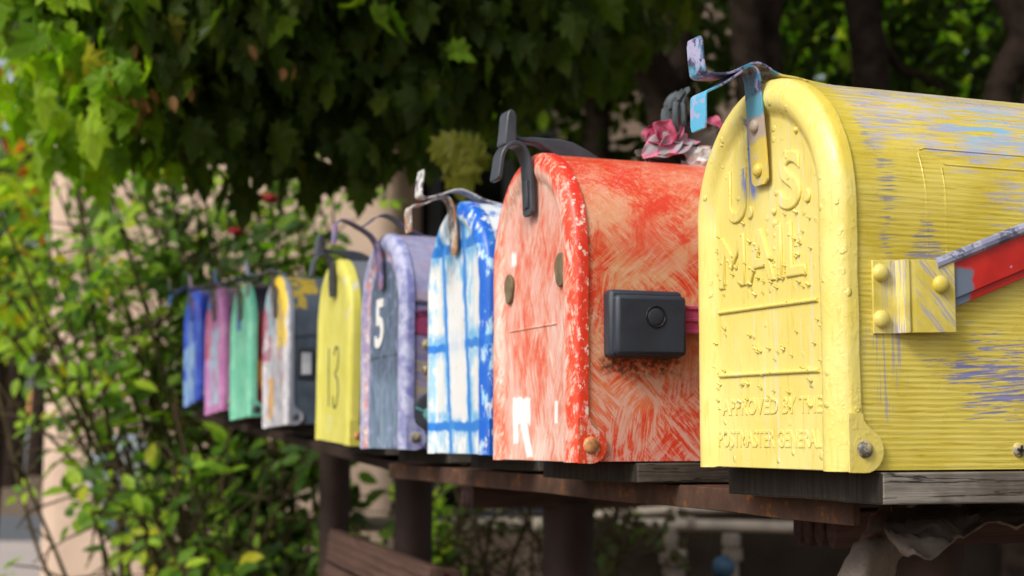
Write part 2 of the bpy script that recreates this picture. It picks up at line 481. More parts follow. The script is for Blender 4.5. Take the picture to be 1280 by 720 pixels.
def paint_purple(kind):
    g = G('lavender_%s_paint' % kind); v = g.coord()
    vw = g.wob(v, .007, 80, 4); x, y, z = g.xyz(vw)
    n = g.noise(v, 70, 5, .65); st = brush(g, v, (0, 0, 0), (1, 1, .2), 160, 4)
    lav = g.mix(g.ss(n, .35, .65), (.22, .23, .44), (.46, .48, .64))
    if kind == 'door':
        rr = g.math('SQRT', g.add(g.math('POWER', y, 2.0), g.math('POWER', g.mx(g.sub(z, .1457), 0.0), 2.0)))
        c = lav
        od = g.ss(g.noise(g.mapv(v, sc=(1, 1, .55)), 105, 3, .6), .54, .60)
        ring = g.band(rr, .053, .063, .003)
        c = g.mix(g.mul(ring, g.mx(od, .25)), c, (.62, .26, .20))
        c = g.mix(g.mul(ring, g.ss(g.noise(g.mapv(v, loc=(2, 5, 1)), 110, 3), .56, .6)), c, (.70, .62, .52))
        cen = g.ss(rr, .053, .050)
        slate = g.mix(g.ss(st, .35, .7), (.055, .085, .135), (.13, .19, .26))
        slate = g.mix(g.mul(g.ss(g.abs(g.sub(y, .004)), .004, .001), g.mul(g.ss(z, .085, .06), .5)), slate, (.45, .52, .58))
        low = g.ss(z, .09, .06)
        slate = g.mix(g.mul(low, g.ss(st, .35, .6, .1, .6)), slate, (.22, .33, .44))
        c = g.mix(cen, c, slate)
        c = g.mix(g.mul(cen, g.ss(g.abs(g.sub(z, .0955)), .0014, .0007)), c, (.03, .045, .07))
        c = g.mix(g.ss(x, .001, .003, 0, .8), c, g.mix(g.ss(n, .4, .6), (.16, .17, .42), (.36, .38, .62)))
        c = g.mix(g.mul(g.ss(g.voro(v, 140), .12, .06), g.ss(rr, .055, .06)), c, (.05, .05, .12))
    else:
        pk = g.ss(g.noise(g.mapv(v, sc=(.4, 1, 1)), 28, 4), .45, .62)
        c = g.mix(g.mul(pk, .6), g.mix(g.ss(n, .3, .7), (.24, .24, .42), (.36, .35, .50)), (.45, .31, .34))
        c = g.mix(g.ss(z, .151, .146), c, g.mix(pk, (.19, .17, .33), (.27, .24, .36)))
        c = g.mix(g.mul(g.band(z, .144, .149, .0015), .9), c, (.03, .025, .06))
        mg = g.mul(g.ss(x, .10, .09), g.band(z, .113, .139, .002))
        c = g.mix(mg, c, g.mix(g.ss(g.noise(g.mapv(v, rot=(0, R(30), 0), sc=(.3, 1, 1)), 170, 2), .5, .56), (.30, .045, .12), (.10, .02, .05)))
        yl = g.mul(g.band(z, .05, .095, .01), g.ss(g.noise(g.mapv(v, sc=(.3, 1, 1)), 150, 3), .48, .56))
        c = g.mix(g.mul(yl, .7), c, (.42, .34, .12))
    return g.pbr(c, .45, g.bump(g.add(n, st), .4, .0006), .4)


def paint_plain(name, a, b, layers=(), rough=.42, scale=30):
    """base a..b plus wobbly-edged patches: (colour, ylo, yhi, zlo, zhi, x-range or None, breakup)"""
    g = G(name); v = g.coord(); vw = g.wob(v, .014, 60, 4); x, y, z = g.xyz(vw)
    st = g.noise(g.mapv(v, sc=(.6, 1, .25)), 110, 4, .6)
    c = g.mix(g.ss(g.add(g.mul(g.noise(v, scale, 4), .6), g.mul(st, .4)), .38, .62), a, b)
    for col, y0, y1, z0, z1, xr, br in layers:
        m = g.mul(g.band(y, y0, y1, .003), g.band(z, z0, z1, .003))
        if xr: m = g.mul(m, g.band(x, xr[0], xr[1], .003))
        if br: m = g.mul(m, g.ss(g.noise(g.mapv(v, loc=(y0 * 90, z0 * 70, 1), sc=(1, 1, .5)), 75, 4, .65), br, br + .08))
        c = g.mix(m, c, col)
    return g.pbr(c, rough, g.bump(st, .3, .0005), .45)


def chipped_metal(name, cols, scale=90):
    g = G(name); v = g.coord()
    n1 = g.noise(v, scale, 5, .65); n2 = g.noise(g.mapv(v, loc=(4, 2, 7)), scale * 1.3, 5, .65); n3 = g.noise(g.mapv(v, loc=(9, 5, 1)), scale * .4, 3)
    c = g.mix(g.ss(n1, .46, .52), cols[0], cols[1])
    c = g.mix(g.ss(n2, .53, .58), c, cols[2])
    if len(cols) > 3: c = g.mix(g.ss(n3, .52, .58), c, cols[3])
    return g.pbr(c, .42, g.bump(n1, .5, .0006), .5)


def strap_yellow(upper):
    g = G('painted_latch_steel' if upper else 'painted_door_latch'); v = g.coord(); x, y, z = g.xyz(g.wob(v, .008, 90))
    n1 = g.noise(v, 140, 5, .7); n2 = g.noise(g.mapv(v, loc=(3, 3, 3)), 90, 4, .6)
    c = g.mix(g.ss(n1, .44, .54), (.045, .05, .10), (.30, .29, .50))
    c = g.mix(g.ss(n2, .52, .58), c, (.06, .22, .36))
    if upper:
        c = g.mix(g.ss(x, .004, .010), c, g.mix(g.ss(n1, .4, .5), (.30, .25, .10), (.72, .58, .12)))
        c = g.mix(g.mul(g.ss(x, -.030, -.036), g.ss(n1, .50, .56)), c, (.42, .40, .60))
        c = g.mix(g.mul(g.mul(g.ss(x, -.037, -.040), g.band(z, .222, .230, .003)), g.ss(n2, .42, .5)), c, (.10, .38, .55))
    else:
        c = g.mix(g.ss(x, -.034, -.0385), c, g.mix(g.ss(n1, .40, .48), (.40, .38, .62), (.10, .43, .66)))
        c = g.mix(g.mul(g.ss(x, -.016, -.012), g.band(z, .203, .216, .002)), c, (.10, .34, .47))
        c = g.mix(g.mul(g.ss(x, -.016, -.012), g.band(z, .19, .203, .002)), c, (.45, .36, .30))
        c = g.mix(g.mul(g.ss(x, -.016, -.012), g.ss(z, .193, .188)), c, g.mix(g.ss(n1, .5, .6), (.70, .54, .09), (.60, .50, .30)))
    return g.pbr(c, .38, g.bump(n1, .5, .0006), .5)


def wood(name, a, b, axis=0, scale=60, rough=.8, cracks=True, stain=None):
    g = G(name); v = g.coord()
    sc = [1, 1, 1]; sc[axis] = .06
    n = g.noise(g.mapv(v, sc=tuple(sc)), scale * 1.6, 6, .68, .5)
    sf = list(sc); sf[axis] = .025
    f = g.noise(g.mapv(v, sc=tuple(sf)), scale * 11, 4, .7)
    c = g.mix(g.ss(g.add(g.mul(n, .6), g.mul(f, .4)), .35, .65), a, b)
    h = g.add(n, g.mul(f, .5))
    if cracks:
        cr = g.ss(g.abs(g.sub(g.noise(g.mapv(v, loc=(1, 2, 3), sc=tuple(k * .8 for k in sc)), scale * 2.2, 4), .5)), .014, .004)
        c = g.mix(g.mul(cr, .85), c, tuple(k * .15 for k in a)); h = g.sub(h, cr)
    if stain:
        c = g.mix(g.ss(g.noise(g.mapv(v, loc=(7, 7, 7)), 16, 4), .52, .64, 0, .7), c, stain)
    return g.pbr(c, rough, g.bump(h, .8, .0012), .12)


def leaf_mat(name, stops, trans=.35, rough=.45, tcol=1.0, spec=.18):
    g = G(name)
    geo = g.node('ShaderNodeNewGeometry')
    c = g.ramp(geo.outputs['Random Per Island'], stops)
    v = g.coord()
    c = g.mix(g.ss(g.noise(v, 60, 3), .35, .7, 0, .35), c, (.10, .10, .015))
    p = g.node('ShaderNodeBsdfPrincipled')
    g.put(p.inputs['Base Color'], c); p.inputs['Roughness'].default_value = rough; p.inputs['Specular IOR Level'].default_value = spec
    t = g.node('ShaderNodeBsdfTranslucent')
    tc = g.mix(1.0, c, (1.5 * tcol, 1.7 * tcol, .5 * tcol), 'MULTIPLY')
    g.put(t.inputs[0], tc)
    m = g.node('ShaderNodeMixShader'); m.inputs[0].default_value = trans
    g.L.new(p.outputs[0], m.inputs[1]); g.L.new(t.outputs[0], m.inputs[2]); g.L.new(m.outputs[0], g.out.inputs[0])
    return g.m


black_plastic = simple('black_plastic', (.050, .055, .070), .42, .25, 50, .35, .0004)
side_plastic = simple('charcoal_plastic', (.026, .036, .052), .5, .15, 30, .5, .0003)
bare_rivet = chipped_metal('worn_rivet_steel', ((.55, .45, .18), (.30, .27, .22), (.10, .09, .08)), 160)
copper_rivet = simple('painted_rivet', (.50, .22, .09), .3, .4, 200, .4)

# ------------------------------------------------------------------ the mailbox
HW, HH, ZC = .0805, .2262, .1457


def arch(inset, h=HH, nseg=36, nst=7):
    r = HW - inset; top = h - HW
    p = [(r, top * i / nst) for i in range(nst)]
    p += [(r * math.cos(math.pi * k / nseg), top + r * math.sin(math.pi * k / nseg)) for k in range(nseg + 1)]
    p += [(-r, top * (nst - 1 - i) / nst) for i in range(nst)]
    return p


def door_mesh(bead=1.0, flange=.0095, seed=0):
    bm = nb()
    lay = [(.0000, flange), (.0000, .0048), (.0006, .0022), (.0022, .0003), (.0050, -.0016 * bead), (.0085, -.0034 * bead), (.0125, -.0040 * bead), (.0165, -.0030 * bead), (.0195, -.0008 * bead), (.0215, .0008), (.0240, .0012)]
    rings = []
    for d, x in lay:
        ring = []
        for (y, z) in arch(d):
            w = mnoise.noise(Vector((y * 45, z * 45, seed * 3.1))) * .0006
            ring.append(bm.verts.new((x + (w if d < .02 else w * .3), y * (1 + w * .6), z + (0 if z > 0 else -.0006 * (d < .02)))))
        rings.append(ring)
    for a, b in zip(rings[:-1], rings[1:]):
        for i in range(len(a) - 1):
            bm.faces.new((a[i], a[i + 1], b[i + 1], b[i]))
    bm.faces.new(rings[-1])
    # the turned-in lower lip
    box(bm, .0018, .010, -.0565, .0565, -.0004, .0010)
    # inner flange return so the rim has thickness
    inner = [bm.verts.new((flange, y, z)) for (y, z) in arch(.0012)]
    o = rings[0]
    for i in range(len(o) - 1): bm.faces.new((o[i + 1], o[i], inner[i], inner[i + 1]))
    # hinge ears on both sides
    pts = [(.0010, -.0010), (.0010, .030), (.0098, .0300), (.0103, .0265), (.0122, .0240)]
    cx, cz, r = .0105, .0105, .0118
    for k in range(13):
        a = R(62) - R(62 + 90) * k / 12
        pts.append((cx + r * math.cos(a), cz + r * math.sin(a)))
    for s in (-1, 1):
        prism(bm, pts, s * (HW + .0002), s * (HW + .0013))
    bmesh.ops.recalc_face_normals(bm, faces=bm.faces[:])
    return bm


def body_mesh(depth=.48, seam=False, h=HH - .003):
    bm = nb(); r = HW - .0018
    xs = [.004, .02] + [.02 + (depth - .02) * i / 8 for i in range(1, 9)]
    rings = [[bm.verts.new((x, y * (r / HW), z)) for (y, z) in arch(0, h + .0018)] for x in xs]
    for a, b in zip(rings[:-1], rings[1:]):
        for i in range(len(a) - 1): bm.faces.new((a[i], b[i], b[i + 1], a[i + 1]))
        bm.faces.new((a[-1], b[-1], b[0], a[0]))
    bm.faces.new(rings[-1])
    bmesh.ops.recalc_face_normals(bm, faces=bm.faces[:])
    if seam:
        def ys(z): return -(r if z <= ZC else math.sqrt(max(0, r * r - (z - ZC) ** 2)))
        def ln(pts): tube(bm, [(x, ys(z) + .00068, z) for x, z in pts], .0009, 6)
        ln([(.0567, .098)] + [(.0567 - .001 * k / 7, .110 + .064 * k / 7) for k in range(8)] + [(.0572, .1762), (.060, .1772)] + [(.060 + .39 * k / 6, .1772) for k in range(1, 7)])
        ln([(.0690, .104 + .062 * k / 7) for k in range(8)] + [(.0712, .1682), (.44, .1682)])
    return bm


def hinge_rivets(parent, mat, r=.0045):
    for s in (-1, 1):
        bm = nb(); dome(bm, (.0105, s * (HW + .0013), .0112), r, (0, s, 0), .0028)
        obj('hinge_rivet', bm, mat, parent)


LOW_STEEL = [(-.0022, .1635), (-.0030, .180), (-.0050, .205), (-.0058, .2165), (-.0068, .2265), (-.0100, .2312), (-.0150, .2308), (-.0210, .2262), (-.0300, .2200), (-.0380, .2158), (-.0415, .2140), (-.0424, .2100), (-.0424, .1930)]
UP_STEEL = [(.046, .2242), (.030, .2254), (.018, .2272), (.009, .2278), (.003, .2296), (-.002, .2324), (-.0070, .2338), (-.012, .2331), (-.018, .2300), (-.026, .2265), (-.036, .2250), (-.0415, .2256), (-.0432, .2300), (-.0445, .2470)]


def steel_latch(door, body, mlow, mup, low=LOW_STEEL, up=UP_STEEL, rivets=None, w=.018):
    bm = nb()
    ribbon(bm, low, -.0014, w, .0014, sm=4, ends=(.62, .85))
    if rivets:
        for z in rivets: dome(bm, (-.0036 - (z - .17) * .07, -.001, z), .0040, (-1, 0, .05), .0026)
    obj('door_latch', bm, mlow, door, bevel=.0003)
    bm = nb()
    ribbon(bm, up, -.0014, w, .0014, sm=4, ends=(1, .8))
    obj('catch_tab', bm, mup, body, bevel=.0003)


def plastic_latch(door, body, mat, dz=0.0):
    bm = nb()
    path = [(-.0036, .1785), (-.0042, .195), (-.0048, .2085), (-.0062, .2195), (-.0105, .2285), (-.0165, .2315), (-.0225, .2290), (-.0268, .2225), (-.0285, .2130), (-.0300, .2030)]
    ribbon(bm, [(x, z + dz) for x, z in path], -.004, .0175, .0034, sm=5, ends=(.55, .62))
    ribbon(bm, [(-.0062, .184 + dz), (-.0068, .205 + dz)], -.004, .009, .0016, sm=0)
    obj('door_latch', bm, mat, door, bevel=.0011)
    bm = nb()
    up = [(.056, .2200), (.0575, .2225), (.052, .2250), (.042, .2305), (.030, .2356), (.018, .2372), (.000, .2372), (-.012, .2366), (-.0165, .2400), (-.0165, .2350), (-.014, .2335), (.002, .2325), (.012, .2270), (.018, .2212)]
    prism(bm, [(x, z + dz) for x, z in up], -.009, .002)
    tabp = [(-.0165, .2335), (-.0165, .2515), (-.0180, .2550), (-.0205, .2562), (-.0225, .2552), (-.0238, .2520), (-.0262, .2300), (-.0225, .2275), (-.0185, .2310)]
    prism(bm, [(x, z + dz) for x, z in tabp], -.0125, .0045)
    obj('catch_tab', bm, mat, body, bevel=.0011)


# measured fronts of the nine boxes: x, y, z (z relative to the eye), lean
BOXES = {'yellow': (.458, .768, -.0171, -.0), 'red': (.4219, 1.0378, -.0161, 0), 'blue': (.4522, 1.2911, -.0136, 0), 'lavender': (.459, 1.5455, -.0108, 0),
         'lemon': (.474, 1.8129, -.0046, -.045), 'slate': (.4959, 2.2202, .0173, .03), 'mint': (.4977, 2.4881, .0321, .03), 'pink': (.4935, 2.6989, .0442, .045), 'cobalt': (.502, 2.9801, .0662, .085)}
GROUP_BOX = 'painted mailboxes lined up on the shelf'


def mailbox(key, label):
    x, y, z, lean = BOXES[key]
    t = thing('mailbox', label, 'mailbox', (x, y, CZ + z), (-math.atan(lean), 0, 0), GROUP_BOX)
    if y > 1.7: t.scale.z = .982
    return t


# --- yellow, nearest
t = mailbox('yellow', 'nearest mailbox, thick yellow paint over raised lettering, with a red signal flag on its side')
ydoor, yside = paint_yellow(False), paint_yellow(True)
door = obj('door', door_mesh(1.25, seed=1), ydoor, t, 50)
body = obj('body', body_mesh(seam=True), yside, t, 40)
for items in ((('U', .0320, .1475, .0300, .024), ('.', .0160, .1480, .0300, .0065), ('S', -.0285, .1475, .0310, .023), ('.', -.0465, .1490, .0300, .0065)),
              (('MAIL', .0050, .1085, .0300, .098),), (('APPROVED BY THE', -.0020, .0310, .0090, .110),), (('POSTMASTER GENERAL', .0010, .0120, .0095, .114),)):
    bm = nb()
    for body_, y_, z_, h_, w_ in items:
        big = h_ > .02
        door_text(bm, body_, y_, z_, h_, w_, .0001, .0011 if big else .0003, x=.0008 if big else .0010, bold=(.0003 if len(body_) == 1 else 0))
    obj('raised_lettering', bm, ydoor, door, 70)
bm = nb()
for z in (.0930, .0544):
    tube(bm, [(.0006, .0555, z + .0004), (.0006, 0, z), (.0006, -.0550, z - .0006)], .0012, 8); obj('raised_line', bm, ydoor, door, 60); bm = nb()
rng = random.Random(5)
for k in range(120):
    if k < 70: yy, zz = rng.uniform(-.052, .058), rng.choice((.137, .128, .113, .104, .118)) + rng.gauss(0, .006)
    else: yy, zz = rng.uniform(-.062, .062), rng.uniform(.035, .085)
    r = rng.uniform(.0005, .0012)
    tube(bm, [(.0006, yy - r * 1.2, zz - r), (-.0004, yy, zz), (.0006, yy + r * 1.1, zz + r * 1.1)], [r * .5, r, r * .4], 6)
for yy, zz, r in ((-.030, .203, .003), (-.045, .200, .0025), (-.036, .190, .0018), (.042, .175, .0016), (-.012, .140, .0025), (-.013, .133, .002), (-.011, .147, .002)):
    dome(bm, (.0008, yy, zz), r, (-1, 0, 0), .0016)
obj('paint_specks', bm, ydoor, door, 60)
hinge_rivets(door, bare_rivet, .0048)
steel_latch(door, body, strap_yellow(False), strap_yellow(True), rivets=(.1725, .1985))
bm = nb()   # cross-head screw low on the side
dome(bm, (.1130, -HW + .0016, .0105), .0042, (0, -1, 0), .0018)
for a in (0, 90): box(bm, -.0026, .0026, -.0006, .0004, -.0005, .0005, 1, Matrix.Translation((.1130, -HW - .0004, .0105)) @ Matrix.Rotation(R(a + 10), 4, 'Y'))
obj('screw', bm, [bare_rivet, simple('dark_slot', (.02, .02, .02))], body)
# flag bracket: flat foot, ridge, raised plate
g = G('yellow_bracket_paint'); v = g.coord(); x_, y_, z_ = g.xyz(v)
st = brush(g, v, (0, R(-48), 0), (.05, 1, 1), 800, 5); st2 = brush(g, v, (0, 0, 0), (1, 1, .05), 700, 4); n = g.noise(v, 55, 4)
c = g.mix(g.ss(n, .35, .65), (.64, .51, .07), (.76, .64, .18))
c = g.mix(g.mul(g.ss(g.add(g.mul(st, .7), g.mul(n, .3)), .51, .57), g.mul(g.ss(x_, .040, .046), .7)), c, (.30, .30, .50))
c = g.mix(g.mul(g.ss(st2, .50, .57), g.mul(g.band(x_, .026, .037, .003), .75)), c, (.32, .32, .52))
fb_m = g.pbr(c, .36, g.bump(g.add(st, st2), .4, .0005), .5)
bm = nb()
sec = [(.0190, -.0802), (.0300, -.0802), (.0330, -.0815), (.0352, -.0862), (.0378, -.0868), (.0395, -.0856), (.0430, -.0868), (.0670, -.0872)]
a_, b_ = [], []
for z0, lst, sg in ((.0725, a_, 1), (.1120, b_, 1)):
    for (xx, yy) in sec: lst.append((bm.verts.new((xx, yy, z0 + (xx - .019) * .03)), bm.verts.new((xx, yy + .0014, z0 + (xx - .019) * .03))))
for i in range(len(sec) - 1):
    bm.faces.new((a_[i][0], a_[i + 1][0], b_[i + 1][0], b_[i][0])); bm.faces.new((a_[i + 1][1], a_[i][1], b_[i][1], b_[i + 1][1]))
    bm.faces.new((b_[i][0], b_[i + 1][0], b_[i + 1][1], b_[i][1])); bm.faces.new((a_[i][1], a_[i + 1][1], a_[i + 1][0], a_[i][0]))
for q in (0, -1): bm.faces.new((a_[q][0], b_[q][0], b_[q][1], a_[q][1]))
bmesh.ops.recalc_face_normals(bm, faces=bm.faces[:])
brk = obj('flag_bracket', bm, fb_m, t, 30, bevel=.0003)
for xx, yy, zz in ((.0240, -.0802, .1054), (.0238, -.0802, .0804), (.0575, -.0872, .0997)):
    bm = nb(); dome(bm, (xx, yy, zz), .0050, (0, -1, 0), .0038); obj('bolt', bm, fb_m, brk)
g = G('red_flag_enamel'); v = g.coord(); n = g.noise(v, 60, 4)
c = g.mix(g.ss(n, .3, .7), (.50, .012, .006), (.64, .022, .010))
xw, yw, zw = g.xyz(g.wob(v, .012, 70)); c = g.mix(g.mul(g.ss(xw, .080, .077), g.ss(zw, .112, .108)), c, (.16, .20, .28))
c = g.mix(g.ss(g.noise(g.mapv(v, loc=(3, 3, 3)), 120, 4, .7), .70, .72), c, (.45, .42, .5))
flag_red = g.pbr(c, .3, g.bump(n, .3, .0005), .5)
flag_edge = chipped_metal('worn_flag_edge', ((.22, .23, .33), (.34, .35, .46), (.10, .11, .17), (.60, .52, .36)), 70)
ang = Matrix.Translation((.0575, 0, .0997)) @ Matrix.Rotation(R(-20.7), 4, 'Y')
bm = nb(); box(bm, -.006, .20, -.0858, -.0838, -.0105, .0085, 0, ang); box(bm, .15, .21, -.0858, -.0838, -.0105, .036, 0, ang)
box(bm, -.004, .20, -.0842, -.0826, -.0150, -.0106, 0, ang)
flag = obj('signal_flag', bm, flag_red, t, 30, bevel=.0004)
bm = nb(); tube(bm, [ang @ Vector((a, -.0850, .0092 + .0016)) for a in (.002, .03, .06, .10, .15, .20)], .0033, 10); obj('flag_rim', bm, flag_edge, flag)

# --- red
t = mailbox('red', 'red-orange mailbox with scratchy white brushwork, brown oval eyes and black plastic latch')
door = obj('door', door_mesh(.8, seed=2), paint_red('door'), t, 50)
body = obj('body', body_mesh(), paint_red('side'), t, 40)
hinge_rivets(door, copper_rivet, .0060)
plastic_latch(door, body, black_plastic)
clay = simple('brown_clay', (.16, .12, .065), .7, .3, 120, .5)
for yy, zz, hy, hz in ((.0446, .1290, .0080, .0115), (-.0548, .1340, .0088, .0122)):
    bm = nb(); pts = [(yy + hy * math.cos(a) * (1 + .10 * math.sin(3 * a)), zz + hz * math.sin(a)) for a in [2 * math.pi * k / 22 for k in range(22)]]
    prism(bm, pts, -.0016, .0012, 'x'); obj('oval_patch', bm, clay, door, bevel=.0008)
bm = nb(); tube(bm, [(.0012, .046, .0968), (.0012, -.045, .0968)], .0009, 6); obj('raised_line', bm, door.data.materials[0], door)
bm = nb(); box(bm, .0214, .0774, -.0905, -.0770, .0712, .1180); fbase = obj('flag_base', bm, side_plastic, t, 40, bevel=.003)
bm = nb(); box(bm, .0235, .0774, -.0965, -.0880, .0725, .1140); obj('base_cover', bm, side_plastic, fbase, 40, bevel=.0028)
bm = nb()
ringp = [(.0533 + .0072 * math.cos(2 * math.pi * k / 28), -.0966, .0992 + .0072 * math.sin(2 * math.pi * k / 28)) for k in range(29)]
tube(bm, ringp, .0007, 6, 1); dome(bm, (.0533, -.0963, .0992), .0064, (0, -1, 0), .0010, 0, 24)
obj('pivot_button', bm, [side_plastic, simple('black_groove', (.004, .004, .005))], fbase)
pinkm = simple('pink_plastic', (.50, .07, .17), .4, .15, 40)
bm = nb(); box(bm, .070, .27, -.0880, -.0850, .0890, .1082)
for z0, z1 in ((.0888, .0915), (.0972, .0998), (.1058, .1084)): box(bm, .070, .27, -.0894, -.0870, z0, z1)
obj('signal_flag', bm, pinkm, t, 30, bevel=.0005)

# --- blue and white
t = mailbox('blue', 'white mailbox hand-painted with blue grid lines, bright blue rim and bent steel latch')
door = obj('door', door_mesh(.9, seed=3), paint_blue('door'), t, 50)
body = obj('body', body_mesh(), paint_blue('side'), t, 40)
hinge_rivets(door, bare_rivet)
rusty = chipped_metal('rusty_white_latch', ((.30, .22, .18), (.62, .58, .52), (.12, .09, .10), (.45, .18, .05)), 80)
whitetab = chipped_metal('chipped_white_latch', ((.60, .60, .60), (.72, .70, .66), (.15, .14, .2)), 90)
steel_latch(door, body, rusty, whitetab,
            low=[(-.0030, .178), (-.0040, .200), (-.0060, .219), (-.0105, .2275), (-.0160, .2290), (-.023, .2265), (-.033, .2215), (-.0420, .2195), (-.0455, .2175), (-.0465, .212), (-.0455, .1955)],
            up=[(.042, .2240), (.032, .2258), (.022, .2282), (.012, .2325), (.002, .2358), (-.008, .2345), (-.018, .2305), (-.030, .2270), (-.0355, .2280), (-.0368, .2320), (-.0345, .2520)])

# --- lavender, number 5
t = mailbox('lavender', 'lavender mailbox with slate blue door panel numbered 5 and orange dabs round it')
door = obj('door', door_mesh(.9, seed=4), paint_purple('door'), t, 50)
body = obj('body', body_mesh(), paint_purple('side'), t, 40)
bm = nb(); door_text(bm, '5', .0145, .1075, .0500, .0300, .0004, .0002, x=.0002, bold=.0012, yaw_shear=-.06)
obj('painted_number', bm, simple('white_number_paint', (.78, .78, .76), .5, .1), door)
hinge_rivets(door, bare_rivet, .0055)
plum = chipped_metal('plum_latch_paint', ((.12, .10, .22), (.24, .20, .42), (.30, .10, .12), (.10, .09, .20)), 90)
dark_strap = chipped_metal('dark_plum_strap', ((.05, .04, .08), (.12, .10, .20), (.03, .03, .04)), 80)
steel_latch(door, body, plum, dark_strap,
            low=[(-.0030, .166), (-.0045, .190), (-.0070, .208), (-.0125, .2200), (-.0210, .2270), (-.0320, .2330), (-.0420, .2375), (-.0490, .2375), (-.0525, .2340), (-.0535, .2290), (-.0545, .2128)],
            up=[(.050, .2240), (.038, .2262), (.0226, .2330), (.012, .2410), (.000, .2455), (-.009, .2430), (-.018, .2360), (-.026, .2310)])
for zz in (.105, .079):
    bm = nb(); dome(bm, (.022, -HW + .0016, zz), .0046, (0, -1, 0), .003); obj('screw', bm, bare_rivet, body)
bm = nb(); dome(bm, (.0285, -HW + .0014, .0345), .0215, (0, -1, 0), .0022, 0, 26); disc = obj('black_disc', bm, black_plastic, t)
bm = nb(); dome(bm, (.0265, -HW - .0004, .0345), .0075, (0, -1, 0), .0016); tube(bm, [(.0265, -HW - .0004, .0345), (.011, -HW + .0004, .041)], .0013, 6); obj('turquoise_boss', bm, simple('turquoise_paint', (.10, .36, .34), .5), disc)

# --- lemon, number 13
t = mailbox('lemon', 'pale lemon yellow mailbox with thin black number 13 and black plastic latch')
lem = paint_plain('lemon_door_paint', (.60, .56, .09), (.68, .63, .14), (((.62, .60, .40), -.015, .02, .006, .03, None, .5), ((.60, .58, .5), -.075, -.045, .12, .2, None, .55)))
door = obj('door', door_mesh(.35, flange=.013, seed=5), lem, t, 50)
body = obj('body', body_mesh(), paint_plain('plum_side_paint', (.045, .03, .06), (.07, .05, .085), (((.16, .17, .20), -.1, .1, .165, .25, None, 0),)), t, 40)
bm = nb(); fx = (Vector((1, 0, 0)), .35)
tube(bm, [(.0010, .0225, .1150), (.0008, .0205, .080), (.0010, .0185, .0430)], .0018, 6, flat=fx)
tube(bm, catmull([(.001, -.0030, .107), (.001, -.0090, .1160), (.001, -.0190, .1150), (.001, -.0235, .1050), (.001, -.0200, .0920), (.001, -.0090, .0830), (.001, -.0200, .0770), (.001, -.0250, .0640), (.001, -.0200, .0490), (.001, -.0100, .0420), (.001, -.0030, .0480), (.001, -.0030, .0560)], 4), .0018, 6, flat=fx)
obj('painted_number', bm, simple('black_number_paint', (.03, .025, .02), .5), door)
hinge_rivets(door, copper_rivet, .0045)
plastic_latch(door, body, black_plastic)

# --- slate with patched paint
t = mailbox('slate', 'slate grey mailbox with dripping yellow, white and orange paint on its narrow door')
door = obj('door', door_mesh(.9, seed=6), paint_plain('dripped_door_paint', (.42, .41, .46), (.66, .64, .66), (
    ((.16, .15, .20), -.09, .09, .03, .2, None, .57),     ((.38, .10, .16), .03, .09, .1, .23, None, .40), ((.35, .50, .58), .020, .055, .14, .21, None, .35), ((.76, .52, .03), -.075, -.005, .115, .23, None, .28), ((.70, .36, .03), .015, .052, .012, .075, None, .36), ((.50, .18, .12), -.05, .02, .05, .12, None, .55), ((.20, .22, .27), -.10, .1, .0, .23, (.002, .02), 0))), t, 50)
body = obj('body', body_mesh(), paint_plain('slate_side_paint', (.045, .060, .085), (.075, .095, .125), (((.36, .26, .03), -.1, .1, .190, .25, (-.01, .05), .42), ((.33, .24, .03), -.1, .1, .168, .195, (.010, .028), .42), ((.02, .025, .04), -.1, .1, .125, .131, (.0, .06), .3))), t, 40)
bm = nb(); box(bm, .014, .038, -HW - .0008, -HW + .0018, .066, .110); fr = obj('label_holder', bm, simple('dark_holder', (.02, .022, .03)), body, bevel=.0006)
bm = nb(); box(bm, .020, .034, -HW - .0018, -HW, .072, .104); obj('label_card', bm, simple('pale_card', (.40, .42, .46)), fr)
hinge_rivets(door, simple('dark_rivet', (.06, .07, .09)), .005)
ltab = chipped_metal('grey_blue_latch', ((.10, .12, .2), (.26, .30, .42), (.05, .05, .07)), 80)
dk_latch = chipped_metal('dark_steel_latch', ((.03, .03, .04), (.08, .08, .10), (.2, .15, .06)), 80)
steel_latch(door, body, dk_latch, ltab)

# --- mint
t = mailbox('mint', 'mint green mailbox with a blue smear below the latch and dark red side')
door = obj('door', door_mesh(.8, flange=.011, seed=7), paint_plain('mint_door_paint', (.12, .46, .31), (.22, .60, .42), (((.30, .42, .30), -.08, .09, .0, .2, None, .60), ((.035, .13, .38), .000, .042, .148, .185, None, .40), ((.55, .45, .08), -.03, -.01, .195, .23, None, .4))), t, 50)
body = obj('body', body_mesh(), paint_plain('dark_red_side_paint', (.11, .008, .010), (.20, .012, .012), (((.50, .20, .02), -.1, .1, .045, .09, None, .46), ((.02, .02, .03), -.1, .1, .17, .25, None, 0))), t, 40)
hinge_rivets(door, black_plastic, .007)
steel_latch(door, body, dk_latch, chipped_metal('blue_latch', ((.05, .12, .30), (.10, .22, .45), (.05, .05, .07)), 80))

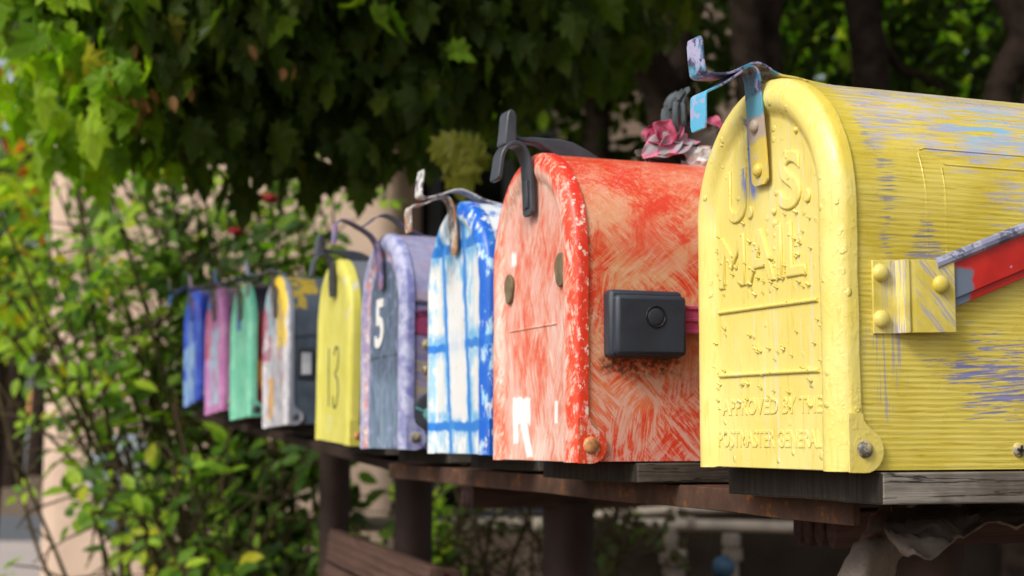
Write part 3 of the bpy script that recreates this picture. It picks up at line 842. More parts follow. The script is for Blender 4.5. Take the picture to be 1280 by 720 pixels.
# --- pink
t = mailbox('pink', 'lilac pink mailbox with pale blue smudges painted down its door')
door = obj('door', door_mesh(.9, flange=.012, seed=8), paint_plain('pink_door_paint', (.40, .13, .36), (.54, .24, .47), (((.36, .55, .68), -.045, .055, .015, .15, None, .44), ((.62, .18, .16), -.060, -.035, .02, .12, None, .45), ((.45, .10, .16), .045, .085, .10, .19, None, .42), ((.12, .15, .18), -.02, .02, .06, .10, None, .58), ((.10, .22, .60), .03, .09, .19, .23, None, .3))), t, 50)
body = obj('body', body_mesh(), paint_plain('dark_teal_side_paint', (.03, .05, .06), (.06, .09, .10), (((.25, .18, .25), -.1, .1, .18, .25, None, .4),)), t, 40)
hinge_rivets(door, bare_rivet)
steel_latch(door, body, dk_latch, chipped_metal('pink_latch', ((.45, .28, .45), (.55, .36, .52), (.2, .15, .2)), 80))

# --- cobalt, farthest
t = mailbox('cobalt', 'farthest mailbox, cobalt blue fading to pale blue, leaning away at the end of the row')
door = obj('door', door_mesh(.9, flange=.012, seed=9), paint_plain('cobalt_door_paint', (.010, .030, .36), (.035, .10, .50), (((.20, .34, .56), -.03, .07, .0, .12, None, .44), ((.26, .40, .50), .0, .04, .03, .17, None, .46), ((.42, .22, .45), -.02, .02, .17, .22, None, .45))), t, 50)
body = obj('body', body_mesh(), paint_plain('navy_side_paint', (.012, .025, .16), (.02, .04, .24)), t, 40)
hinge_rivets(door, bare_rivet)
steel_latch(door, body, chipped_metal('cobalt_latch', ((.02, .05, .35), (.05, .14, .60), (.02, .03, .1)), 80), dk_latch)

# ------------------------------------------------------------------ artificial rose and stone lump on the red box
rx, ry, rz = BOXES['red'][0], BOXES['red'][1], CZ + BOXES['red'][2]


def petal(bm, c, tip, nrm, w, l, cup, seed, mi=0):
    """a cupped, wavy petal growing from c towards tip with its face along nrm"""
    c, tip, nrm = Vector(c), Vector(tip).normalized(), Vector(nrm)
    s = tip.cross(nrm).normalized(); n = s.cross(tip).normalized()
    nu, nv = 9, 9; grid = []
    for i in range(nu):
        u = i / (nu - 1); row = []
        for j in range(nv):
            q = j / (nv - 1) * 2 - 1
            ww = w * (math.sin(math.pi * min(1, u * .80 + .08)) ** .7)
            e = mnoise.noise(Vector((u * 3 + seed, q * 2.5, seed * 1.7)))
            row.append(bm.verts.new(c + tip * (l * u * (1 - .16 * q * q)) + s * (q * ww * .5) + n * (cup * (q * q * .6 + (1 - u) ** 2 * .4 - .3 * u * u) * l + e * .13 * l * u)))
        grid.append(row)
    for i in range(nu - 1):
        for j in range(nv - 1):
            bm.faces.new((grid[i][j], grid[i + 1][j], grid[i + 1][j + 1], grid[i][j + 1])).material_index = mi


g = G('faded_pink_petal'); v = g.coord(); n = g.noise(v, 90, 5, .6)
petal_pink = g.pbr(g.mix(g.ss(n, .38, .60), (.26, .010, .050), (.44, .10, .17)), .6, g.bump(n, .4, .0006), .3)
g = G('grey_pink_petal'); n = g.noise(g.coord(), 120, 5, .6)
petal_grey = g.pbr(g.mix(g.ss(n, .44, .54), (.30, .30, .31), (.55, .20, .30)), .7, g.bump(n, .4, .0006), .3)
dark_cloth = simple('grey_weathered_cloth', (.06, .075, .085), .8, .5, 90)
ft = thing('artificial_rose', 'faded pink artificial rose lying on top of the red-orange mailbox', 'artificial flower', (rx, ry, rz))
bm = nb(); c0 = Vector((.114, 0, .243))
for k, (tp, nm_, w, l) in enumerate([((-.7, .3, .35), (-.4, -.6, .7), .030, .028), ((-.6, -.3, .55), (-.3, -.8, .4), .026, .026), ((-.2, -.5, .7), (-.6, -.5, .2), .024, .024), ((.3, -.3, .8), (-.5, -.7, 0), .022, .026), ((-.5, .1, .8), (-.6, -.3, -.2), .022, .022), ((-.3, -.1, .9), (-.3, -.8, .2), .018, .022), ((-.9, -.2, .0), (-.2, -.7, .8), .030, .026)]):
    petal(bm, c0, tp, nm_, w * .82, l * .80, .30, k * 1.3)
obj('rose_bloom', bm, petal_pink, ft, 70, solid=.0006, subd=1)
bm = nb()
petal(bm, (.120, -.004, .243), (-.85, -.15, -.35), (-.2, -.85, .5), .024, .036, .18, 20)
petal(bm, (.128, -.004, .243), (-.75, -.25, -.28), (-.1, -.9, .4), .020, .034, .2, 23)
petal(bm, (.140, -.002, .246), (-.8, -.2, -.12), (-.1, -.8, .6), .014, .03, .1, 26)
obj('outer_petal', bm, petal_grey, ft, 70, solid=.0006, subd=1)
bm = nb(); petal(bm, (.150, .006, .240), (.25, -.1, .9), (-.7, -.6, .2), .024, .030, .2, 31); petal(bm, (.146, .004, .243), (-.1, -.1, .9), (-.3, -.9, .1), .018, .024, .2, 33)
obj('rose_petal', bm, petal_pink, ft, 70, solid=.0006, subd=1)
bm = nb()
for k in range(9):
    a = random.Random(k).uniform(-1, 1); b = random.Random(k + 50).uniform(-1, 1)
    tube(bm, catmull([(.122 + a * .006, b * .004, .246), (.119 + a * .012, b * .008 - .002, .262), (.121 + a * .008, b * .008, .276), (.127 + a * .008, b * .008, .285 + a * .004)], 4), [.0022] * 12 + [.0006], 6, flat=(Vector((.6, .7, 0)).normalized(), .3))
petal(bm, (.124, 0, .244), (-.05, .1, 1), (-.8, -.5, 0), .018, .040, .25, 40)
obj('shredded_cloth', bm, dark_cloth, ft, 60, solid=.0004)
bm = nb(); petal(bm, (.120, 0, .226), (-.7, .1, .2), (-.2, -.6, .8), .03, .034, .1, 44); petal(bm, (.122, .0, .232), (.5, -.2, .4), (-.3, -.9, .2), .03, .04, .15, 47)
tube(bm, catmull([(.094, .0, .2215), (.0945, -.002, .230), (.099, -.003, .233), (.12, 0, .236)], 4), .0014, 6)
obj('dried_leaf', bm, simple('dried_leaf_brown', (.045, .032, .022), .8, .5, 90), ft, 60, solid=.0005)


def lump(bm, c, r, amp, seed, freq=60, sq=(1, 1, 1), cut=None):
    s = bmesh.ops.create_icosphere(bm, subdivisions=3, radius=1)
    for v in s['verts']:
        d = v.co.copy()
        k = 1 + amp * mnoise.noise(d * freq * .03 + Vector((seed, seed, 0))) + amp * .4 * mnoise.noise(d * freq * .09 + Vector((0, seed, seed)))
        v.co = Vector(c) + Vector((d.x * r * k * sq[0], d.y * r * k * sq[1], d.z * r * k * sq[2]))


bm = nb(); lump(bm, (.140, -.004, .2305), .0145, .5, 3.3, sq=(1.1, .9, .85))
g = G('white_chalk'); n = g.noise(g.coord(), 110, 5, .6); z = g.xyz(g.wob(g.coord(), .02, 60))[2]
stone_m = g.pbr(g.mix(g.ss(z, .238, .240), g.mix(g.ss(n, .35, .6), (.40, .38, .36), (.72, .72, .72)), (.30, .17, .13)), .75, g.bump(n, .6, .001), .3)
s_ = obj('stone', bm, stone_m, None, 25)
s_.location = (rx, ry, rz)
tag(s_, 'chalky white stone lump with brown top beside the pink rose', 'stone')

# ------------------------------------------------------------------ shelf: planks, rails, arms, posts
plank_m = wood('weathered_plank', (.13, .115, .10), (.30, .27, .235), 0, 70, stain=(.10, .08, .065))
plank_shaded = wood('shaded_weathered_plank', (.05, .043, .036), (.12, .105, .088), 0, 70, stain=(.05, .04, .03))  # darker copy of the plank wood; shade between the boxes is painted in
endgrain = wood('dark_end_grain', (.025, .022, .018), (.055, .048, .042), 2, 120, cracks=False)
rust_m = None
g = G('rusty_brown_steel'); v = g.coord(); n = g.noise(v, 22, 5, .65); n2 = g.noise(v, 90, 5, .7)
c = g.mix(g.ss(n, .35, .65), (.060, .034, .024), (.105, .058, .042)); c = g.mix(g.mul(g.ss(n2, .50, .62), g.ss(n, .48, .6)), c, (.24, .095, .02))
rust_m = g.pbr(c, .8, g.bump(n2, .5, .0008), .12)
PLANK_LABELS = {'yellow': 'cracked grey weathered plank under the nearest yellow mailbox', 'red': 'weathered plank with painted shade under the red-orange mailbox', 'blue': 'weathered plank with painted shade under the white and blue grid mailbox', 'lavender': 'weathered plank under the lavender mailbox numbered 5',
                'lemon': 'weathered plank under the lemon mailbox numbered 13', 'slate': 'weathered plank under the slate grey mailbox', 'mint': 'weathered plank under the mint green mailbox', 'pink': 'weathered plank under the lilac pink mailbox', 'cobalt': 'weathered plank under the farthest cobalt mailbox'}
for key, (x, y, z, lean) in BOXES.items():
    bm = nb()
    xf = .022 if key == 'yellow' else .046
    vs = box(bm, xf, .50, -.0822, .088, -.0178 if key == 'yellow' else -.0150, -.0012)
    bmesh.ops.subdivide_edges(bm, edges=bm.edges[:], cuts=5, use_grid_fill=True)
    for v_ in bm.verts: v_.co += Vector((mnoise.noise(v_.co * 18 + Vector((y, 0, 0))), mnoise.noise(v_.co * 14 + Vector((0, y, 3))), mnoise.noise(v_.co * 20 + Vector((3, 0, y))) * (.8 if v_.co.z < -.01 else 0))) * .0016
    for f in bm.faces:
        if f.calc_center_median().x < xf + .0022: f.material_index = 1
    p = obj('shelf_plank', bm, [plank_m if key == 'yellow' else plank_shaded, endgrain], None, 30, bevel=.001)
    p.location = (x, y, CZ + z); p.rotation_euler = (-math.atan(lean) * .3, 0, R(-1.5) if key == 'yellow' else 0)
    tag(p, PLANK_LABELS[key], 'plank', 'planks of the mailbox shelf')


def rail(name, label, x, y0, z0, y1, z1, h, w=.06, mat=None):
    bm = nb(); n = 12
    rings = []
    for i in range(n + 1):
        f = i / n; yy = y0 + (y1 - y0) * f; zz = z0 + (z1 - z0) * f; q = mnoise.noise(Vector((yy * 7, 1, 2))) * .0012
        rings.append([bm.verts.new(p) for p in ((x + q, yy, CZ + zz - h + q), (x + q, yy, CZ + zz), (x + w, yy, CZ + zz), (x + w, yy, CZ + zz - .004), (x + .005 + q, yy, CZ + zz - .004), (x + .005 + q, yy, CZ + zz - h + q))])
    for a, b in zip(rings[:-1], rings[1:]):
        for k in range(6): bm.faces.new((a[k], a[(k + 1) % 6], b[(k + 1) % 6], b[k]))
    bm.faces.new(rings[0]); bm.faces.new(rings[-1][::-1])
    bmesh.ops.recalc_face_normals(bm, faces=bm.faces[:])
    tag(obj(name, bm, mat or rust_m, None, 30, bevel=.0006), label, 'rail', 'rails under the mailbox planks')


rail('support_rail', 'rusty brown steel rail under the nearest four planks', .500, .745, -.0340, 1.655, -.0285, .0155)
rail('support_rail', 'dark steel rail under the farther planks', .530, 1.69, -.0305, 3.12, .054, .012, mat=simple('dark_far_rail_paint', (.030, .019, .015), .8, .35, 18, .4, .001, .1))
rail('support_rail', 'dark steel rail at the back of the nearer planks', .850, .5, -.0380, 1.655, -.0285, .0155)
rail('support_rail', 'dark steel rail at the back of the farther planks', .880, 1.69, -.0305, 3.12, .054, .014)

post_m = simple('dark_brown_post_paint', (.040, .024, .020), .6, .35, 12, .3, .001, .2)
for y, x, lab in ((1.681, .73, 'dark brown round post nearest the stone-topped red mailbox end, under the shelf'), (2.315, .74, 'dark brown round post beside the right end of the slatted bench'), (2.909, .77, 'dark brown round post behind the slatted bench back'), (1.02, .75, 'dark brown round post behind the torn brown sheets')):
    top = {1.02: -.078, 1.681: -.0765, 2.315: -.013, 2.909: .025}[y]
    bm = nb(); tube(bm, [(x, y, -.05)] + [(x, y, CZ * k / 5) for k in range(1, 5)] + [(x, y, CZ + top)], .0305, 20)
    if y > 2: tube(bm, [(x - .15, y, CZ + top + .012), (x + .2, y, CZ + top + .012)], .014, 10)
    tag(obj('post', bm, post_m, None, 40), lab, 'post', 'posts holding up the mailbox shelf')

strip_m = wood('brown_wood_strip', (.045, .028, .026), (.10, .06, .055), 0, 80, cracks=False)
for y, x0, lab, n4 in ((1.681, .605, 'wooden strip laid across the post under the red mailbox', 3), (1.02, .650, 'short wooden strip end showing beside the torn brown sheet', 4)):
    for k in range(n4):
        yy = y + (k - (n4 - 1) / 2) * .0185; dz = random.Random(k + int(y * 10)).uniform(-.0015, .0015)
        bm = nb(); e = x0 + random.Random(k * 3 + 1).uniform(-.006, .006)
        pts = [(yy - .0062, -.064), (yy - .0062, -.074), (yy - .0025, -.083), (yy + .0025, -.082), (yy + .0062, -.074), (yy + .0060, -.060), (yy + .003, -.0550), (yy - .004, -.0555)]
        if y > 1.2: pts = [(a, b + .003) for a, b in pts]
        prism(bm, [(a, CZ + b + dz) for a, b in pts], e, x0 + .34, 'x')
        tag(obj('wooden_strip', bm, strip_m, None, 30, bevel=.001), lab, 'wood strip', 'wooden strips under the shelf')
bm = nb(); box(bm, .60, 1.0, 1.655, 1.707, CZ - .0585, CZ - .0470)
tag(obj('steel_crossbar', bm, post_m, None, 30, bevel=.001), 'dark flat steel crossbar lying across the wooden strips on the post under the red mailbox', 'crossbar')

# torn brown sheets under the yellow box
g = G('brown_sheet'); v = g.coord(); n = g.noise(v, 26, 5, .6); sp = g.noise(v, 500, 3, .7)
c = g.mix(g.ss(n, .35, .65), (.13, .10, .08), (.22, .185, .16)); c = g.mix(g.ss(sp, .58, .66, 0, .5), c, (.06, .045, .035))
crs = g.voro(g.wob(v, .05, 14), 16, 'DISTANCE_TO_EDGE')
sheet_m = g.pbr(c, .55, g.bump(g.ss(crs, 0, .12), .5, .002, g.bump(n, .5, .002)), .25)


def patch(rows, n=10):
    """smooth sheet through rows of world points"""
    rr = [catmull(r, 6) for r in rows]
    cols = [catmull([r[j] for r in rr], 5) for j in range(len(rr[0]))]
    bm = nb(); gv = [[bm.verts.new(p + Vector((.003 * mnoise.noise(p * 45 + Vector((9, 0, 0))), .003 * mnoise.noise(p * 40), .0050 * mnoise.noise(p * 55) + .003 * mnoise.noise(p * 160)))) for p in c_] for c_ in cols]
    for a, b in zip(gv[:-1], gv[1:]):
        for i in range(len(a) - 1): bm.faces.new((a[i], b[i], b[i + 1], a[i + 1]))
    return bm


bm = patch([[at(1112, 622, 1.00), at(1138, 622, 1.00), at(1165, 622, 1.02)], [at(1084, 660, .97), at(1108, 664, .96), at(1140, 668, .99)], [at(1062, 695, .95), at(1092, 700, .935), at(1124, 705, .97)], [at(1038, 740, .95), at(1072, 742, .93), at(1108, 745, .97)]])
tag(obj('torn_sheet', bm, sheet_m, None, 60, solid=.0012), 'flat brown sheet hanging slantwise under the weathered plank', 'torn sheet', 'torn sheets hanging under the shelf')
bm = patch([[at(1118, 630, .98), at(1170, 629, .98), at(1220, 629, .99), at(1290, 629, 1.0), at(1360, 630, 1.0)], [at(1108, 650, .92), at(1150, 655, .90), at(1195, 652, .92), at(1250, 642, .96), at(1350, 642, .97)], [at(1106, 668, .885), at(1140, 680, .865), at(1185, 674, .89), at(1235, 652, .94), at(1340, 655, .95)], [at(1122, 684, .875), at(1146, 697, .855), at(1186, 684, .875), at(1232, 655, .93), at(1340, 660, .94)]])
tag(obj('torn_sheet', bm, sheet_m, None, 60, solid=.0012), 'curled brown sheet with ragged edge under the nearest plank', 'torn sheet', 'torn sheets hanging under the shelf')

# ------------------------------------------------------------------ slatted bench
bench_m = wood('brown_bench_wood', (.060, .034, .026), (.12, .07, .055), 0, 60, cracks=False)
A, B_ = Vector((.625, 2.56, 0)), Vector((.545, 1.80, 0))
d = (B_ - A); ln_ = d.length; rz_ = math.atan2(d.y, d.x)
bt = thing('slatted_bench', 'brown slatted wooden bench in front of the farther posts', 'bench', A, (0, 0, rz_))
tilt = Matrix.Translation((0, 0, .45)) @ Matrix.Rotation(R(-7), 4, 'X')
for k in range(7):
    bm = nb(); z0 = .425 - k * .058
    box(bm, -.03, ln_ + .01, -.010, .010, z0, z0 + .052, 0, tilt)
    for q in (.013, .026, .039): box(bm, -.03, ln_ + .01, -.0125, -.0095, z0 + q - .003, z0 + q + .003, 0, tilt)
    obj('back_slat', bm, bench_m, bt, 30, bevel=.002)
for k in range(5):
    bm = nb(); box(bm, -.03, ln_ + .01, -.09 - k * .085, -.012 - k * .085, .42, .445); obj('seat_slat', bm, bench_m, bt, 30, bevel=.003)
for xx in (.04, ln_ - .07):
    bm = nb(); box(bm, xx, xx + .045, .012, .05, 0, .92, 0, Matrix.Rotation(R(-3), 4, 'X')); obj('leg', bm, bench_m, bt, 30, bevel=.003)
    bm = nb(); box(bm, xx, xx + .045, -.42, -.38, 0, .415); obj('leg', bm, bench_m, bt, 30, bevel=.003)

# ------------------------------------------------------------------ leaves
MAPLE = [(0, 0), (.10, .12), (.38, .02), (.30, .20), (.56, .34), (.40, .44), (.46, .66), (.24, .62), (.20, .78), (.0, 1.05)]
MAPLE = [(x * .78, y) for x, y in MAPLE]
MAPLE = MAPLE + [(-x, y) for x, y in MAPLE[-2:0:-1]]


def maple_template():
    v = [(0, .38, 0.03)] + [(x, y, -.34 * abs(x) - .30 * (y - .3) ** 2 + .05 * math.sin(9 * y + 4 * x)) for x, y in MAPLE]
    n = len(MAPLE)
    return np.array(v), [(0, 1 + i, 1 + (i + 1) % n) for i in range(n)]


def ovate_template():
    v = [(0, 0, 0), (0, .35, 0.02), (0, .7, .01), (0, 1, -.06), (.17, .14, .05), (.27, .40, .07), (.17, .74, .04), (-.17, .14, .05), (-.27, .40, .07), (-.17, .74, .04)]
    f = [(0, 4, 1), (4, 5, 2, 1), (5, 6, 2), (6, 3, 2), (0, 1, 7), (7, 1, 2, 8), (8, 2, 9), (9, 2, 3)]
    return np.array(v), f


def leaf_mesh(name, pts, sizes, tips, norms, tmpl):
    V, F = tmpl
    n = len(pts)
    t = tips / (np.linalg.norm(tips, axis=1, keepdims=True) + 1e-9)
    s = np.cross(t, norms); s /= (np.linalg.norm(s, axis=1, keepdims=True) + 1e-9)
    k = np.cross(s, t)
    W = pts[:, None, :] + sizes[:, None, None] * (V[None, :, 0, None] * s[:, None, :] + V[None, :, 1, None] * t[:, None, :] + V[None, :, 2, None] * k[:, None, :])
    nv = len(V)
    faces = [tuple(i + j * nv for i in f) for j in range(n) for f in F]
    me = bpy.data.meshes.new(name)
    me.from_pydata(W.reshape(-1, 3).tolist(), [], faces)
    return me


def ell_points(rs, n, c, rad, shell=.55, thr=None, fr=3.0, seed=0):
    out = []
    c = np.array(c); rad = np.array(rad)
    while len(out) < n:
        d = rs.normal(size=3); d /= np.linalg.norm(d)
        r = shell + (1 - shell) * rs.random() if rs.random() < .75 else rs.random() ** .33
        p = c + d * rad * r * (1 + .16 * mnoise.noise(Vector(d * 3 + seed)))
        if thr is not None and mnoise.noise(Vector(p * fr) + Vector((seed, 0, 0))) < thr: continue
        out.append(p)
    return np.array(out)


def orient(rs, n, down, out=None, jitter=.5):
    tips = rs.normal(size=(n, 3)) * jitter; tips[:, 2] -= down
    nr = rs.normal(size=(n, 3))
    if out is not None: nr = nr * .6 + out
    return tips, nr


def crown(name, parent, mat, rs, blobs, size, tmpl, down=.8, jit=.55, out=None, var=.3, thr=None, fr=3.0):
    P, S = [], []
    for i, (n, c, rad) in enumerate(blobs):
        P.append(ell_points(rs, n, c, rad, thr=thr, fr=fr, seed=i * 1.7 + len(name)))
    P = np.concatenate(P)
    tips, nr = orient(rs, len(P), down, out, jit)
    me = leaf_mesh(name, P, size * (1 + var * rs.normal(size=len(P)).clip(-1.6, 1.6)), tips, nr, tmpl)
    return obj(name, me, mat, parent, 0)


MT, OT = maple_template(), ovate_template()
bark = simple('dark_bark', (.030, .021, .016), .95, .45, 25, .9, .006, .08)


def limb(bm, pts, r0, r1, n=10, wig=.02, seed=0):
    pts = catmull(pts, 5); m = len(pts)
    pts = [p + Vector((mnoise.noise(p * 3 + Vector((seed, 0, 0))), mnoise.noise(p * 3 + Vector((0, seed, 5))), 0)) * wig for p in pts]
    tube(bm, pts, [r0 + (r1 - r0) * i / (m - 1) * 1.0 for i in range(m)], n)


def gp(px, d):
    """ground point below pixel column px at distance d"""
    p = at(px, 400, d); return Vector((p.x, p.y, 0))


rs = np.random.RandomState(11)
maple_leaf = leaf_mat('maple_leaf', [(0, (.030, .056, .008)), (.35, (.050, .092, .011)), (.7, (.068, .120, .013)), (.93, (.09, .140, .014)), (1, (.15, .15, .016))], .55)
lime_sunlit_leaf = leaf_mat('lime_sunlit_maple_leaf', [(0, (.10, .22, .012)), (.5, (.22, .40, .02)), (.9, (.38, .54, .03)), (1, (.48, .44, .03))], .55)  # brighter copy of the maple leaf, sunlight painted into its colour

mt = thing('maple_tree', 'large maple with drooping dark green leaves hanging over the mailboxes', 'tree', gp(835, 4.6))
inv = Matrix.Translation(-mt.location)


def L(px, py, d): return at(px, py, d) - mt.location


bm = nb()
limb(bm, [Vector((0, 0, -.05)), L(838, 420, 4.6), L(826, 160, 4.5), L(800, 70, 4.4), L(765, -20, 4.2), L(720, -120, 3.8)], .075, .042, wig=.04)
limb(bm, [L(826, 160, 4.5), L(852, 60, 4.5), L(815, -60, 4.4), L(790, -200, 4.3)], .042, .025, seed=2)
for k, (a, b, c_) in enumerate(((L(780, -10, 4.2), L(600, -90, 3.2), L(330, -60, 2.6)), (L(720, -120, 3.8), L(480, -180, 2.8), L(160, -120, 2.5)), (L(780, 20, 4.3), L(660, 60, 3.3), L(520, 40, 2.8)), (L(600, -90, 2.9), L(480, 0, 2.75), L(380, 80, 2.65)))):
    limb(bm, [a, b, c_], .022, .006, 7, seed=k)
obj('trunk', bm, bark, mt, 50)
px2 = lambda px, d: px / LENS_PX * d
blobs = [(2300, L(300, -70, 2.65), (.33, .30, .375)), (2000, L(430, -95, 2.75), (.34, .3, .37)), (1800, L(575, -75, 2.85), (.34, .32, .325)), (700, L(140, -80, 2.5), (.20, .25, .24)), (1300, L(700, -95, 3.15), (.33, .3, .33)),
         (800, L(420, -420, 3.0), (1.0, .9, .36)), (800, L(235, -40, 2.45), (.22, .22, .30)), (260, L(390, 120, 2.55), (.28, .12, .16))]  # the wide high blob is added out of view to shade from overhead
crown('crown', mt, maple_leaf, rs, blobs, .054, MT, down=1.9, jit=.42, var=.38)
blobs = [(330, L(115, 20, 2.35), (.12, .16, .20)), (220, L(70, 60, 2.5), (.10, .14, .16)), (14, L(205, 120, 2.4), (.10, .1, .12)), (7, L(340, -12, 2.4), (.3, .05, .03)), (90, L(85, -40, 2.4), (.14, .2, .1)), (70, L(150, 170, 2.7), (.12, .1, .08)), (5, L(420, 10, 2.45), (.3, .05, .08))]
crown('upper_crown', mt, maple_leaf, rs, [(1050, Vector(RT * a + Vector((FW.x, FW.y, 0)).normalized() * b + Vector((0, 0, c_))) - mt.location, r_) for a, b, c_, r_ in ((.15, 3.5, 4.0, (1.1, 1.0, .5)), (.9, 3.4, 3.7, (1.1, 1.0, .5)), (2.2, 3.8, 3.9, (1.2, 1.1, .55)), (.4, 4.6, 4.4, (1.6, 1.1, .5)), (-.72, 1.70, 3.10, (.58, .42, .28)))], .13, MT, down=.6, jit=.8)  # added leaves out of view, placed to shade the crown and back trees
for b_ in blobs: crown('sunlit_foliage', mt, lime_sunlit_leaf, rs, [b_], .052, MT, down=1.3, jit=.55, var=.35)  # sunlit look comes from the brighter leaf colour
pale_leaf = leaf_mat('pale_olive_leaf', [(0, (.16, .17, .018)), (1, (.24, .24, .03))], .35)  # light olive leaves, with the light on this cluster painted in
P = np.array([L(px, py, 2.5) for px, py in [(552, 165), (566, 160), (585, 165), (560, 180), (578, 182), (595, 178), (566, 200), (580, 196)]])
tips = np.tile(np.array([.05, 0, -1.]), (len(P), 1)) + rs.normal(size=(len(P), 3)) * .12
nr = np.tile(np.array(-FW), (len(P), 1)) + rs.normal(size=(len(P), 3)) * .25
obj('pale_leaf_spray', leaf_mesh('pale_leaf_spray', P, np.full(len(P), .070), tips, nr, MT), pale_leaf, mt, 0)
seed_m = leaf_mat('dry_seed_wing', [(0, (.20, .085, .03)), (1, (.36, .17, .07))], .3)
for (cx, cy, dd, n_) in ((172, 80, 2.3, 12), (174, 134, 2.3, 10), (225, 125, 2.3, 5), (372, 90, 2.35, 2), (310, 75, 2.3, 1)):
    P = np.array([L(cx + rs.normal() * 12, cy - 12 + rs.normal() * 8, dd + rs.normal() * .015) for _ in range(n_)])
    tips, nr = orient(rs, n_, 1.0, np.array(-FW), .4)
    obj('seed_cluster', leaf_mesh('seed_cluster', P, np.full(n_, .027), tips, nr, OT), seed_m, mt, 0)

# ---- trees behind the boxes
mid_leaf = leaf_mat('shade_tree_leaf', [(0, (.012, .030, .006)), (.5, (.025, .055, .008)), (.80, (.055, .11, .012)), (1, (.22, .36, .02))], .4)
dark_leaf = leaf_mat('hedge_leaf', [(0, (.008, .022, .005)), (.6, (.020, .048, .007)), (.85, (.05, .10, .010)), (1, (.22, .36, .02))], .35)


def back_tree(px, d, stems, blobs, label, size=.07, mat=None, seed=0, wig=.05):
    base = gp(px, d)
    tr = thing('tree', label, 'tree', base, group='trees behind the mailboxes')
    bm = nb()
    for (r0, r1, pp) in stems:
        limb(bm, [Vector((pp[0][0] * 0, 0, -.05)) if False else (gp(pp[0][0], d) - base) + Vector((0, 0, -.05))] + [at(a, b, dd) - base for a, b, dd in pp[1:]], r0, r1, wig=wig, seed=seed)
    obj('trunk', bm, bark, tr, 50)
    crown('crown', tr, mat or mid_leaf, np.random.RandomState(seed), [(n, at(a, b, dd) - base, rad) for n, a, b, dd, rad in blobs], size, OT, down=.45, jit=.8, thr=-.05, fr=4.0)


back_tree(950, 4.2, [(.055, .036, [(955, 0), (955, 300, 4.2), (940, 60, 4.2), (912, -60, 4.2), (880, -250, 4.2)]), (.045, .03, [(985, 0), (975, 300, 4.3), (970, 60, 4.3), (972, -80, 4.3), (1000, -260, 4.4)])],
          [(560, 870, -10, 4.9, (.50, .5, .38)), (520, 1010, 30, 5.1, (.55, .5, .42)), (700, 940, -250, 4.6, (.9, .8, .4))], 'two-stemmed tree rising behind the nearest mailbox latch', seed=3)
back_tree(1100, 4.6, [(.07, .042, [(1110, 0), (1100, 320, 4.6), (1088, 90, 4.6), (1070, -40, 4.6), (1080, -260, 4.6)]), (.02, .01, [(1110, 0), (1095, 140, 4.6), (1130, 90, 4.7), (1180, 110, 4.8)])],
          [(600, 1130, 60, 5.4, (.6, .5, .45)), (600, 1080, -260, 4.9, (.9, .8, .4))], 'dark single trunk tree above the middle of the yellow mailbox', seed=4)
back_tree(1265, 4.0, [(.05, .03, [(1262, 0), (1262, 300, 4.0), (1252, 120, 4.0), (1275, 40, 4.0), (1225, -60, 4.0), (1190, -200, 4.1)]), (.03, .018, [(1300, 0), (1300, 200, 4.0), (1275, 70, 4.0), (1235, -20, 4.0)])],
          [(620, 1260, 60, 5.2, (.6, .5, .45)), (700, 1290, -230, 4.5, (.9, .8, .4)), (500, 1420, 100, 5.0, (.6, .6, .5))], 'crooked dark tree above the right edge of the yellow mailbox', seed=5)
back_tree(760, 4.9, [(.05, .03, [(760, 0), (755, 260, 4.9), (742, 100, 4.9), (770, -60, 4.9), (800, -240, 5.0)])],
          [(720, 720, 80, 5.2, (.52, .5, .40)), (600, 600, 60, 5.0, (.45, .5, .36)), (600, 760, -230, 5.0, (1.0, .8, .42))], 'leafy tree behind the red-orange mailbox', seed=6)
# tall clipped background hedge
hb = gp(1100, 6.6)
hd = thing('hedge', 'tall dark hedge closing the view behind the trees', 'hedge', hb)
hb_blobs = []
for px in range(820, 1760, 120):
    for py in (270, 440): hb_blobs.append((330, at(px, py, 6.6) - hb, (.42, .42, .52)))
bm = nb()
for px in range(820, 1760, 150): limb(bm, [gp(px, 6.7) - hb, at(px + 10, 260, 6.7) - hb, at(px - 20, 40, 6.7) - hb], .03, .012, 7)
obj('stem', bm, bark, hd, 50)
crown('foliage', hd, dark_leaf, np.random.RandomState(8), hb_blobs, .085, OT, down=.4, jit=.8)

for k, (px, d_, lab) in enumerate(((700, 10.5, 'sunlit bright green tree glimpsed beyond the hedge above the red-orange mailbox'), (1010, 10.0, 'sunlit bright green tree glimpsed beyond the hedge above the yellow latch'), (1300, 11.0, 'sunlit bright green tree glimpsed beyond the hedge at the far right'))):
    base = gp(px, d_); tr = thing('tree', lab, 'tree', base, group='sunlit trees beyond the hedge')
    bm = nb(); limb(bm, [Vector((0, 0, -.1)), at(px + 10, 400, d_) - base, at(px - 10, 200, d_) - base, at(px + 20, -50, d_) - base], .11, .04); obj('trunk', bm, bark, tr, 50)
    crown('crown', tr, lime_sunlit_leaf, np.random.RandomState(60 + k), [(1500, at(px + dx, py, d_) - base, (1.1, 1.0, 1.0)) for dx, py in ((-90, 60), (110, 20), (0, 330), (20, -180))], .14, OT, down=.4, jit=.8)

# ---- rose bushes at the left
rose_leaf = leaf_mat('rose_leaf', [(0, (.04, .11, .016)), (.25, (.10, .23, .022)), (.55, (.24, .44, .03)), (.9, (.40, .58, .04)), (1, (.55, .48, .03))], .5)
rose_dark = leaf_mat('dark_rose_leaf', [(0, (.016, .050, .012)), (.5, (.04, .105, .016)), (.8, (.09, .20, .02)), (1, (.22, .36, .03))], .42)
stem_m = simple('rose_stem', (.06, .045, .022), .8, .4, 30, .3, .0006, .15)
petal_red = simple('red_petal', (.42, .010, .030), .5, .3, 60)


